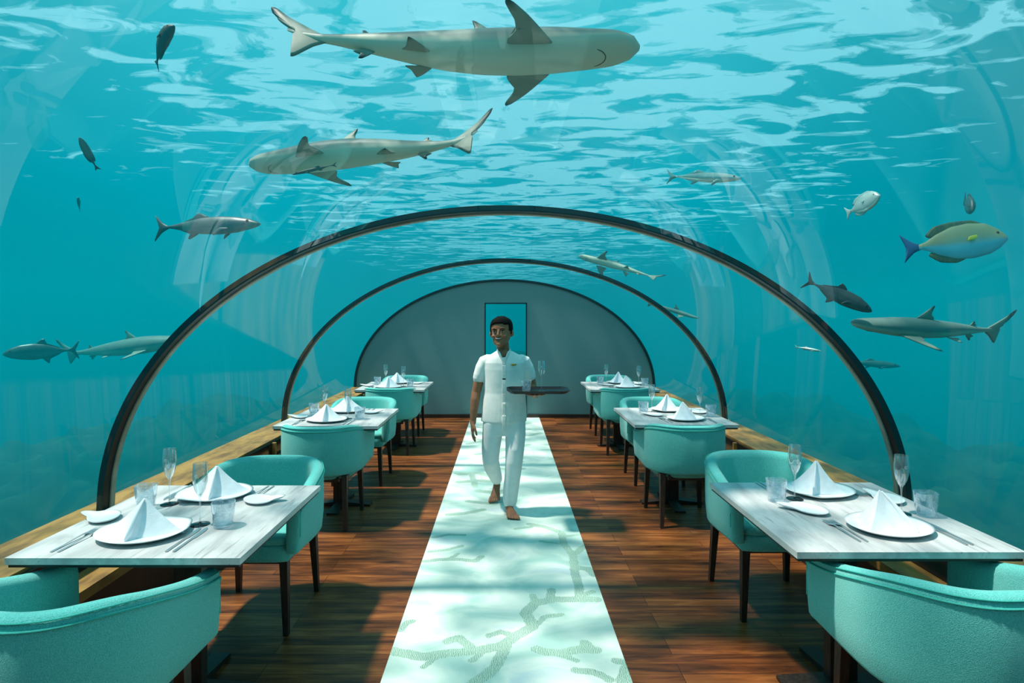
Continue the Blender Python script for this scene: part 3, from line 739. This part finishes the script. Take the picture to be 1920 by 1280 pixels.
# hand carrying the tray, palm up, fingers spread under it
limb(bm, [((.24, -.225, 1.008), (.026, .021)), ((.243, -.262, 1.016), (.036, .016)), ((.245, -.298, 1.020), (.041, .014)), ((.245, -.318, 1.022), (.038, .012))], 14, (0, 0, 1))
for k, (dx, ln, sp) in enumerate(((-.032, .068, -.025), (-.011, .078, -.008), (.011, .074, .010), (.031, .060, .026))):
    b0 = Vector((.246 + dx, -.318, 1.022))
    limb(bm, [(b0, .0090), (b0 + Vector((sp * .5, -ln * .45, .004)), .0085), (b0 + Vector((sp * .8, -ln * .78, .008)), .0078), (b0 + Vector((sp, -ln, .012)), .0066)], 10)
limb(bm, [((.215, -.255, 1.014), .012), ((.190, -.276, 1.018), .011), ((.172, -.292, 1.023), .0095), ((.160, -.302, 1.028), .008)], 10)
# legs and feet
limb(bm, [((.085, 0, .82), .075), ((.08, -.04, .60), .065), ((.075, -.05, .44), .048), ((.058, -.01, .25), .044), ((.042, .012, .12), .034), ((.040, .015, .075), .034)], 16)
limb(bm, [((-.09, 0, .82), .075), ((-.11, .01, .60), .065), ((-.115, .02, .43), .048), ((-.09, .18, .29), .044), ((-.07, .34, .185), .034), ((-.067, .375, .155), .034)], 16)
def foot(bm, heel, toe, lift, s):
    h, t = Vector(heel), Vector(toe); d = (t - h); L = d.length; d.normalize(); side = Vector((0, 0, 1)).cross(d).normalized()
    up = d.cross(side).normalized()
    if up.z < 0: up = -up
    def P(a, b, c): return h + d * L * a + side * b + up * c
    limb(bm, [(P(.04, 0, .032), (.030, .030)), (P(.2, 0, .042), (.032, .040)), (P(.42, 0, .036), (.034, .033)), (P(.62, 0, .026), (.042, .024)), (P(.76, 0, .019), (.046, .017))], 16, (0, 0, 1))
    for k in range(5):
        b = (k - 2) * .0185 * s; ln = (1.0, .985, .955, .92, .875)[k]; r = (.0145, .0105, .010, .0095, .009)[k]
        limb(bm, [(P(.74, b * .95, .018), r), (P(.74 + (ln - .74) * .5, b * 1.05, .017), r), (P(ln - .03, b * 1.1, .012), r * .9)], 10)
foot(bm, (.028, .055, 0.008), (.072, -.175, 0.008), 0, -1)
foot(bm, (-.062, .425, .095), (-.088, .235, .008), 0, 1)
body = obj('body', bm, 'skin', man, 'all'); remesh(body, .0045, 2)
# face
for s in (-1, 1):
    bm = BM(); ball(bm, H(s * .030, -.078, .124), (.0115, .005, .0045), Hrot, 14); e = obj('eye', bm, 'eye_white', man)
    bm = BM(); ball(bm, H(s * .030, -.0835, .124), (.0058, .0022, .0046), Hrot, 12); obj('iris', bm, 'iris', e)
    bm = BM(); limb(bm, [(H(s * .014, -.090, .143), .0032), (H(s * .030, -.0905, .149), .0036), (H(s * .047, -.080, .144), .0024)], 8); obj('eyebrow', bm, 'hair', man)
    bm = BM(); limb(bm, [(H(s * .018, -.0845, .130), .0018), (H(s * .030, -.0875, .1325), .0022), (H(s * .043, -.081, .129), .0018)], 8); obj('eyelid', bm, 'iris', man)
bm = BM()
limb(bm, [(H(-.028, -.083, .070), .003), (H(-.014, -.0905, .0615), .0045), (H(0, -.093, .059), .005), (H(.014, -.0905, .0615), .0045), (H(.028, -.083, .070), .003)], 10); lp = obj('mouth', bm, 'lips', man)
bm = BM(); limb(bm, [(H(-.021, -.089, .0675), (.002, .002)), (H(-.008, -.0955, .0645), (.0035, .003)), (H(.008, -.0955, .0645), (.0035, .003)), (H(.021, -.089, .0675), (.002, .002))], 8); obj('teeth', bm, 'teeth', lp)
# hair: cap over the skull
bm = BM(); n = 40; rings = []
zz = [.085 + .165 * i / 18 for i in range(19)]
grid = []
for z in zz:
    w, f, b = interp(HEADT, min(z, .2445)); k = .009 + .006 * smooth((z - .17) / .06)
    if z > .243: w, f, b = .014, -.006, .022
    grid.append([bm.verts.new(HM @ (p + Vector((0, 0, .010 * smooth((z - .19) / .05) + .0015 * noise.noise(p * 90))))) for p in head_ring(w, f, b, z, k, n)])
for a, b in zip(grid, grid[1:]):
    for i in range(n): bm.faces.new((a[i], a[(i + 1) % n], b[(i + 1) % n], b[i]))
bm.faces.new(grid[-1])
HI = HM.inverted(); kill = []
for f in bm.faces:
    c = HI @ f.calc_center_median()
    line = .188 + .010 * cos(c.x * 30)
    if c.y < -.035 and c.z < line: kill.append(f)
    elif c.y < -.012 and c.z < .135: kill.append(f)
    elif c.y < .03 and c.z < .105: kill.append(f)
bmesh.ops.delete(bm, geom=kill, context='FACES')
hr = obj('hair', bm, 'hair', man, 'all'); sd_ = hr.modifiers.new('thick', 'SOLIDIFY'); sd_.thickness = .011; sd_.offset = -1
# shirt
bm = BM()
loft(bm, [ell((-.006, 0, .762), .186, .122, 32), ell((-.005, 0, .78), .187, .124, 32), ell((0, 0, .88), .180, .118, 32), ell((0, 0, 1.0), .170, .110, 32), ell((0, 0, 1.10), .172, .112, 32), ell((0, 0, 1.19), .180, .112, 32),
          ell((0, .002, 1.245), .184, .102, 32), ell((0, .005, 1.275), .172, .090, 32), ell((0, .007, 1.295), .145, .080, 32), ell((0, .01, 1.317), .100, .070, 32), ell((-.004, .012, 1.337), .066, .060, 32)])
limb(bm, [((-.13, .004, 1.262), .052), ((-.162, .004, 1.250), .055), ((-.186, .004, 1.20), .054), ((-.203, .006, 1.14), .053), ((-.212, .008, 1.108), .050)], 20)
limb(bm, [((.13, .004, 1.262), .052), ((.162, .006, 1.250), .055), ((.186, .010, 1.20), .054), ((.202, .016, 1.15), .053), ((.209, .018, 1.12), .050)], 20)
for v in bm.verts:
    p = v.co; v.co += Vector((0, -1 if p.y < 0 else 1, 0)) * .004 * noise.noise(Vector((p.x * 9, p.y * 4, p.z * 14)))
sh = obj('shirt', bm, 'shirt', man, 'all'); remesh(sh, .005, 3)
bm = BM()                                          # open stand collar, two flaps
for s in (-1, 1):
    P = [((-.006 + s * .052, -.005, 1.338), (.006, .016)), ((-.006 + s * .046, -.040, 1.332), (.006, .017)), ((-.006 + s * .030, -.076, 1.312), (.005, .016)), ((-.006 + s * .012, -.104, 1.272), (.004, .010))]
    limb(bm, P, 10, (0, 0, 1))
limb(bm, [((-.058, 0, 1.338), (.006, .016)), ((-.045, .052, 1.352), (.006, .016)), ((-.006, .072, 1.357), (.006, .016)), ((.034, .052, 1.352), (.006, .016)), ((.046, 0, 1.338), (.006, .016))], 10, (0, 0, 1))
obj('collar', bm, 'shirt', sh)
bm = BM()
for z, y in ((1.262, -.108), (1.2, -.1145), (1.1, -.1145), (1.0, -.1125), (.9, -.119), (.80, -.1255)): box(bm, (-.004, y + .002, z - .03), (.028, .007, .115), .002)
obj('placket', bm, 'shirt', sh)
for z, y in ((1.235, -.114), (1.155, -.1175), (1.075, -.1175), (.995, -.116), (.915, -.122), (.835, -.127)):
    bm = BM(); ball(bm, (-.004, y, z), (.0045, .002, .0045), seg=10); obj('button', bm, 'button', sh)
bm = BM(); ball(bm, (.074, -.1105, 1.235), (.027, .003, .0085), Matrix.Rotation(R(28), 3, 'Z'), 16); box(bm, (.074, -.113, 1.235), (.030, .002, .007), .001, Matrix.Rotation(R(22), 3, 'Z')); nb = obj('name_badge', bm, 'badge', man); nb['label'] = 'small gold name badge on the chest'
# trousers
bm = BM()
loft(bm, [ell((0, .005, .655), .150, .098, 30), ell((0, .005, .70), .170, .108, 30), ell((0, 0, .78), .172, .108, 30), ell((0, 0, .84), .16, .10, 30)])
limb(bm, [((.088, 0, .76), (.085, .100)), ((.090, -.02, .66), (.083, .096)), ((.083, -.045, .54), (.077, .084)), ((.076, -.052, .44), (.070, .074)), ((.066, -.03, .32), (.066, .068)), ((.052, -.005, .20), (.064, .064)), ((.046, .008, .125), (.060, .062)), ((.045, .012, .095), (.056, .060))], 22)
limb(bm, [((-.092, 0, .76), (.085, .100)), ((-.100, .005, .66), (.083, .096)), ((-.112, .012, .54), (.077, .084)), ((-.116, .03, .44), (.070, .074)), ((-.104, .12, .35), (.066, .066)), ((-.086, .24, .265), (.060, .060)), ((-.074, .325, .205), (.054, .054)), ((-.070, .35, .185), (.050, .050))], 22)
for v in bm.verts:
    p = v.co; v.co += Vector((.4 * (1 if p.x > 0 else -1), -1 if p.y < 0 else 1, 0)) * .005 * noise.noise(Vector((p.x * 8, p.y * 6, p.z * 18)))
tr_ = obj('trousers', bm, 'trousers', man, 'all'); remesh(tr_, .006, 3)

# tray and what stands on it
tx, ty, tz = .254, MY - .315, 1.043
bm = BM()
def rr(sx, sy, z): return [Vector((sx * a, sy * b, z)) for a, b in ((-1, -.72), (-.86, -1), (.86, -1), (1, -.72), (1, .72), (.86, 1), (-.86, 1), (-1, .72))]
loft(bm, [rr(.205, .125, 0), rr(.238, .152, .024), rr(.233, .148, .024), rr(.203, .123, .008)])
tr0 = obj('serving_tray', bm, 'tray', None, False, (tx, ty, tz)); tag(tr0, 'black serving tray held up on the waiter\'s palm', 'tray')
c = copy_tree(flute0); c.location = (tx + .028, ty - .02, tz + .0085); c.scale = (.92, .92, .92); tag(c, 'champagne flute standing on the black tray', 'glass', 'glasses on the tray')
c = copy_tree(tumbler0); c.location = (tx - .088, ty - .02, tz + .0085); c.scale = (.84, .84, .84); tag(c, 'small water tumbler standing on the black tray', 'glass', 'glasses on the tray')

# ------------------------------------------------------------------ sea life
def frame(nose, tail, roll=0, up=(0, 0, 1)):      # matrix: local +x towards the nose, +z the back of the animal
    a, b = Vector(nose), Vector(tail); x = (a - b).normalized(); y = Vector(up).cross(x).normalized(); z = x.cross(y)
    M = Matrix((x, y, z)).transposed().to_4x4(); return Matrix.Translation((a + b) / 2) @ M @ Matrix.Rotation(roll, 4, 'X'), (a - b).length
def at(px, py, Y): return Vector(((px - CX) * Y / F, Y, EYE - (py - CY) * Y / F))
def fin(name, parent, outline, th, mat, tip=None, tipr=.3, place=None, bend=None):
    """thin but solid fin; outline in local x,z; place maps (x, y, z)"""
    bm = BM(); lay = bm.verts.layers.float.new('pig'); n = 0
    pts = catm_closed(outline); c = sum((Vector(p) for p in pts), Vector((0, 0))) / len(pts)
    def pig(p): return 0 if tip is None else max(0, min(1, 1.25 - (Vector(p) - Vector(tip)).length / tipr * 1.25))
    rings = []
    for s, t in ((1, 0), (.86, 1), (.55, 1.6), (.2, 2)):
        for sg in ((0,) if t == 0 else (1, -1)):
            r = []
            for p in pts:
                q = c + (Vector(p) - c) * s; v = bm.verts.new((q.x, sg * th * t * .5, q.y)); v[lay] = smooth(pig(q)); r.append(v)
            rings.append((s, sg, r))
    def R_(s, sg): return [r for a, b, r in rings if a == s and (b == sg or b == 0)][0]
    for sg in (1, -1):
        seq = [R_(1, 0), R_(.86, sg), R_(.55, sg), R_(.2, sg)]
        for a, b in zip(seq, seq[1:]):
            for i in range(len(pts)): bm.faces.new((a[i], a[(i + 1) % len(pts)], b[(i + 1) % len(pts)], b[i]))
        bm.faces.new(seq[-1])
    for v in bm.verts:
        p = v.co.copy()
        if place: p = place @ p
        if bend: p = bend(p)
        v.co = p
    return obj(name, bm, mat, parent, 'all')
def catm_closed(o, k=4):
    out = []; n = len(o)
    for i in range(n):
        p = [o[(i + d) % n] for d in (-1, 0, 1, 2)]
        for j in range(k):
            t = j / k; q = []
            for a in range(2):
                p0, p1, p2, p3 = (x[a] for x in p); cr = .5 * ((2 * p1) + (-p0 + p2) * t + (2 * p0 - 5 * p1 + 4 * p2 - p3) * t * t + (-p0 + 3 * p1 - 3 * p2 + p3) * t ** 3)
                q.append(.55 * cr + .45 * (p1 + (p2 - p1) * t))
            out.append(tuple(q))
    return out
SHARK = [(.50, .010, .006, .004), (.494, .026, .015, .004), (.475, .043, .026, .004), (.43, .060, .038, .002), (.35, .066, .050, 0), (.27, .071, .060, 0), (.18, .072, .066, 0), (.08, .068, .066, 0), (-.02, .058, .059, 0),
         (-.10, .046, .050, .002), (-.18, .034, .038, .004), (-.26, .022, .025, .006), (-.31, .015, .017, .008), (-.35, .011, .014, .010), (-.40, .006, .010, .022), (-.44, .003, .006, .040)]
def shark(label, nose, tail, roll=0, bendy=.03, group='blacktip reef sharks', up=(0, 0, 1), tailcurl=0, fat=1.0, pect=(.0, .0)):
    M, L = frame(nose, tail, roll, up)
    root = thing('reef_shark', label, 'shark', group=group); root.matrix_world = M
    def bend(p):
        u = p.x / L; return Vector((p.x, p.y + L * (bendy * sin((.5 - u) * 5.2) * (.5 - u) + tailcurl * max(0, -u - .1) ** 2), p.z))
    bm = BM(); lay = bm.verts.layers.float.new('pig'); n = 24; rings = []
    st = [interp([(-a,) + tuple(b) for a, *b in SHARK], -.5 + .94 * i / 46) for i in range(47)]
    for i, (w, h, dz) in enumerate(st):
        u = .5 - .94 * i / 46; r = []
        for k in range(n):
            t = 2 * pi * k / n; zz = sin(t)
            v = bm.verts.new(bend(Vector((u * L, w * fat * L * cos(t), (dz + h * fat * zz * (1.0 if zz > 0 else .92)) * L))))
            v[lay] = 1 - smooth((zz + .35 + .15 * sin(u * 9)) / .4); r.append(v)
        rings.append(r)
    for a, b in zip(rings, rings[1:]):
        for i in range(n): bm.faces.new((a[i], a[(i + 1) % n], b[(i + 1) % n], b[i]))
    bm.faces.new(rings[0]); bm.faces.new(rings[-1][::-1])
    obj('body', bm, 'shark_skin', root, 'all')
    sc = lambda o: [(x * L, z * L) for x, z in o]
    fin('dorsal_fin', root, sc([(.14, .050), (.10, .085), (.060, .118), (.048, .122), (.055, .09), (.050, .070), (.030, .056), (.05, .045)]), .006 * L, 'shark_fin', (.048 * L, .126 * L), .045 * L, None, bend)
    fin('second_dorsal_fin', root, sc([(-.215, .030), (-.235, .052), (-.245, .052), (-.243, .042), (-.262, .033), (-.24, .020)]), .004 * L, 'shark_fin', (-.244 * L, .056 * L), .03 * L, None, bend)
    fin('anal_fin', root, sc([(-.205, -.024), (-.235, -.050), (-.245, -.050), (-.243, -.036), (-.262, -.026), (-.23, -.014)]), .004 * L, 'shark_fin', (-.245 * L, -.055 * L), .035 * L, None, bend)
    fin('tail_fin', root, sc([(-.33, .014), (-.38, .045), (-.44, .085), (-.485, .125), (-.500, .128), (-.492, .105), (-.48, .095), (-.47, .075), (-.425, .035), (-.40, .010), (-.405, -.03), (-.418, -.058), (-.405, -.056), (-.365, -.022), (-.335, -.006)]), .006 * L, 'shark_fin', (-.50 * L, .13 * L), .10 * L, None, bend)
    for s in (-1, 1):
        tilt = R(-16 + pect[0 if s < 0 else 1])
        # outline lies in x and outward; map outward -> lateral/down
        Pm = Matrix.Translation((0, s * .045 * L, -.028 * L)) @ Matrix(((1, 0, 0, 0), (0, -s * sin(tilt), s * cos(tilt), 0), (0, cos(tilt), sin(tilt), 0), (0, 0, 0, 1)))
        fin('pectoral_fin', root, sc([(.262, 0), (.236, .045), (.196, .098), (.160, .136), (.142, .146), (.140, .132), (.162, .085), (.165, .048), (.145, .022), (.152, .0)]), .007 * L, 'shark_fin', (.140 * L, .150 * L), .045 * L, Pm, bend)
        Pm = Matrix.Translation((0, s * .022 * L, -.034 * L)) @ Matrix(((1, 0, 0, 0), (0, -s * sin(tilt), s * cos(tilt), 0), (0, cos(tilt), sin(tilt), 0), (0, 0, 0, 1)))
        fin('pelvic_fin', root, sc([(-.055, 0), (-.085, .036), (-.105, .050), (-.110, .042), (-.118, .018), (-.130, .004)]), .004 * L, 'shark_fin', (-.107 * L, .056 * L), .022 * L, Pm, bend)
        bm = BM(); ball(bm, bend(Vector((.435 * L, s * .049 * fat * L, .008 * L))), (.007 * L, .004 * L, .006 * L), seg=12); obj('eye', bm, 'iris', root)
    bm = BM(); pts = []
    for k in range(11):
        t = -1.15 + 2.3 * k / 10; pts.append((bend(Vector(((.362 + .045 * cos(t)) * L, .034 * fat * L * sin(t), (-.033 - .004 * cos(t)) * fat * L))), (.0012 * L)))
    limb(bm, pts, 6, (0, 0, 1)); obj('mouth', bm, 'iris', root)
    return root
FISH = {  # u, half depth, half width, centre offset, all relative to length
 'mackerel': dict(sec=[(.5, .008, .006, -.005), (.47, .028, .02, -.004), (.40, .052, .036, 0), (.28, .078, .05, 0), (.12, .092, .055, 0), (-.05, .080, .045, .002), (-.2, .048, .028, .004), (-.32, .02, .014, .004), (-.38, .011, .01, .004)],
   dorsal=[(.02, .085), (-.06, .130), (-.10, .125), (-.14, .085), (-.22, .05), (-.05, .05)], anal=[(-.06, -.07), (-.14, -.125), (-.165, -.12), (-.15, -.075), (-.24, -.035), (-.1, -.03)],
   tail=[(-.36, .015), (-.42, .05), (-.49, .125), (-.50, .13), (-.465, .04), (-.45, .0), (-.465, -.05), (-.49, -.13), (-.48, -.13), (-.42, -.05), (-.36, -.01)], pect=[(.27, -.04), (.20, -.065), (.12, -.12), (.125, -.08), (.17, -.04)]),
 'trevally': dict(sec=[(.5, .01, .008, -.02), (.47, .045, .03, -.015), (.40, .085, .05, -.01), (.28, .125, .066, 0), (.12, .142, .07, 0), (-.03, .125, .055, .0), (-.17, .075, .035, .0), (-.28, .028, .018, .0), (-.36, .012, .014, .0)],
   dorsal=[(.08, .13), (.02, .20), (-.03, .215), (-.04, .15), (-.12, .11), (-.25, .05), (-.1, .06)], anal=[(.0, -.12), (-.07, -.205), (-.09, -.21), (-.10, -.14), (-.25, -.045), (-.1, -.05)],
   tail=[(-.33, .014), (-.40, .05), (-.48, .155), (-.5, .165), (-.46, .05), (-.44, .0), (-.46, -.06), (-.49, -.16), (-.47, -.155), (-.40, -.05), (-.33, -.01)], pect=[(.26, -.03), (.20, -.05), (.10, -.13), (.10, -.10), (.16, -.02)]),
 'deep': dict(sec=[(.5, .012, .01, -.03), (.475, .05, .03, -.02), (.42, .115, .05, -.01), (.32, .185, .068, 0), (.16, .215, .074, 0), (0, .20, .062, 0), (-.15, .13, .04, 0), (-.26, .052, .022, 0), (-.33, .03, .014, 0)],
   dorsal=[(.30, .18), (.20, .245), (.0, .255), (-.16, .225), (-.25, .13), (-.20, .09), (0, .15), (.2, .17)], anal=[(.10, -.20), (.0, -.245), (-.15, -.215), (-.25, -.12), (-.2, -.08), (0, -.15)],
   tail=[(-.31, .03), (-.38, .07), (-.47, .16), (-.50, .19), (-.465, .06), (-.455, .0), (-.465, -.07), (-.49, -.17), (-.46, -.14), (-.38, -.06), (-.31, -.03)], pect=[(.24, .03), (.20, .05), (.12, .035), (.10, -.01), (.17, -.01)])}
def fish(name, label, form, nose, tail, skin, finm=None, roll=0, deep=1.0, wide=1.0, curl=0, group=None, pectm=None, up=(0, 0, 1), cat='fish', lines=None):
    M, L = frame(nose, tail, roll, up); d = FISH[form]; finm = finm or skin
    root = thing(name, label, cat, group=group); root.matrix_world = M
    def bend(p):
        u = p.x / L; return Vector((p.x, p.y + L * curl * max(0, .35 - u) ** 2, p.z))
    bm = BM(); lay = bm.verts.layers.float.new('pig'); n = 20; rings = []; m = 30
    lo = d['sec'][-1][0]; tab = [(-a,) + tuple(b) for a, *b in d['sec']]
    for i in range(m + 1):
        u = .5 + (lo - .5) * (i / m) ** 1.15; h, w, dz = interp(tab, -u); r = []
        for k in range(n):
            t = 2 * pi * k / n
            v = bm.verts.new(bend(Vector((u * L, w * wide * L * cos(t) * (1 - .15 * abs(sin(t))), (dz + h * deep * sin(t)) * L)))); v[lay] = 1 - smooth((sin(t) + .25) / .35); r.append(v)
        rings.append(r)
    for a, b in zip(rings, rings[1:]):
        for i in range(n): bm.faces.new((a[i], a[(i + 1) % n], b[(i + 1) % n], b[i]))
    bm.faces.new(rings[0]); bm.faces.new(rings[-1][::-1]); obj('body', bm, skin, root, 'all')
    sc = lambda o: [(x * L, z * L * deep) for x, z in o]
    fin('dorsal_fin', root, sc(d['dorsal']), .008 * L, finm, bend=bend); fin('anal_fin', root, sc(d['anal']), .008 * L, finm, bend=bend)
    fin('tail_fin', root, sc(d['tail']), .010 * L, 'blue_fin' if skin == 'surgeon_skin' else finm, bend=bend)
    for s in (-1, 1):
        w = interp(tab, -.2)[1] * wide * L
        Pm = Matrix.Translation((0, s * w * .9, 0)) @ Matrix.Rotation(-s * R(12), 4, 'Z')
        fin('pectoral_fin', root, sc(d['pect']), .006 * L, pectm or finm, place=Matrix.Translation((.2 * L, 0, 0)) @ Pm @ Matrix.Translation((-.2 * L, 0, 0)))
        he, we, dz = interp(tab, -.40)
        bm = BM(); ball(bm, Vector((.40 * L, s * we * wide * .86 * L, (dz + he * deep * .42) * L)), (.014 * L, .006 * L, .014 * L), seg=12); e = obj('eye', bm, 'iris', root)
    return root
shark('large blacktip shark gliding overhead, pale belly seen from below', at(1199, 92, 2.72), at(500, 92, 2.72), R(-24), .03, fat=.88, pect=(9, 26))
shark('smaller blacktip shark just above the front arch, facing the opposite way to the large one', at(468, 312, 4.05), at(925, 262, 3.75), R(24), .03, fat=.86, tailcurl=.35, pect=(26, 0))
shark('pale blacktip shark cruising level beyond the glass above the nearest tray-side table', at(1597, 607, 4.4), at(1900, 626, 4.7), R(-14), .02, fat=.8)
shark('hazy shark half hidden by the front arch joint, beside a hazy stout fish', at(345, 637, 9.2), at(115, 668, 9.6), R(6), .02, fat=.95)
shark('distant slim pale shark inside the front arch, just above the middle arch', at(1085, 480, 9.4), at(1243, 522, 8.8), R(60), .02, fat=.62)
shark('faint thin shark crossing behind the middle arch joint, smallest of the sharks', at(1310, 597, 10.6), at(1208, 566, 11), R(10), .02, fat=.6)
fish('remora', 'slim dark remora hanging under the shark near the front arch', 'mackerel', at(548, 327, 3.62), at(632, 308, 3.60), 'dark_fish', deep=.45, wide=.6, cat='fish')
fish('mackerel', 'grey torpedo-shaped fish with forked tail, swimming below the smaller blacktip shark', 'mackerel', at(488, 419, 4.7), at(290, 428, 4.9), 'grey_fish', deep=.85, cat='fish', roll=R(-6))
fish('grouper', 'hazy stout fish beside the hazy shark, pale streak on its back', 'trevally', at(5, 662, 7.6), at(150, 655, 8.0), 'grey_fish', deep=.95)
fish('surgeonfish', 'large deep-bodied surgeonfish with yellow pectoral fin and blue belly', 'deep', at(1889, 442, 3.1), at(1690, 468, 3.25), 'surgeon_skin', 'surgeon_fin', deep=.93, pectm='yellow', roll=R(-6))
fish('trevally', 'dark trevally diving towards the front arch', 'trevally', at(1636, 582, 4.3), at(1508, 524, 4.5), 'dark_fish', deep=.82)
fish('silver_snapper', 'small pale silver fish turned partly away above the surgeonfish', 'deep', at(1650, 364, 3.8), at(1585, 402, 4.1), 'silver_fish', deep=.95, wide=1.3)
fish('long_fish', 'slender bright silver fish swimming below the ripples', 'mackerel', at(1390, 334, 3.9), at(1249, 331, 4.0), 'silver_fish', deep=.8)
fish('dark_surgeonfish', 'small dark fish coming head-on beside the surgeonfish', 'deep', at(1824, 392, 4.6), at(1808, 372, 4.95), 'dark_fish', deep=.75, wide=1.0, up=(.1, 0, 1))
fish('oval_fish', 'biggest of the three dark oval fish, turning upward near the bright surface', 'deep', at(326, 46, 2.5), at(272, 118, 2.6), 'dark_fish', deep=.8, wide=1.2, curl=.3)
fish('oval_fish', 'middle-sized of the three dark oval fish, hanging tail down below the biggest', 'deep', at(150, 257, 3.8), at(178, 320, 3.9), 'dark_fish', deep=.62, wide=1.2, curl=.2)
fish('oval_fish', 'tiniest and faintest of the three dark oval fish', 'deep', at(146, 370, 7.6), at(150, 394, 7.8), 'dark_fish', deep=.9)
fish('distant_fish', 'faint blurred fish low outside the front arch, beneath the pale shark', 'mackerel', at(1688, 686, 10.5), at(1590, 678, 10.8), 'grey_fish', deep=.9)
fish('long_fish', 'faint pale sliver of a fish just inside the front arch', 'mackerel', at(1540, 658, 6.4), at(1490, 650, 6.6), 'silver_fish', deep=.7)
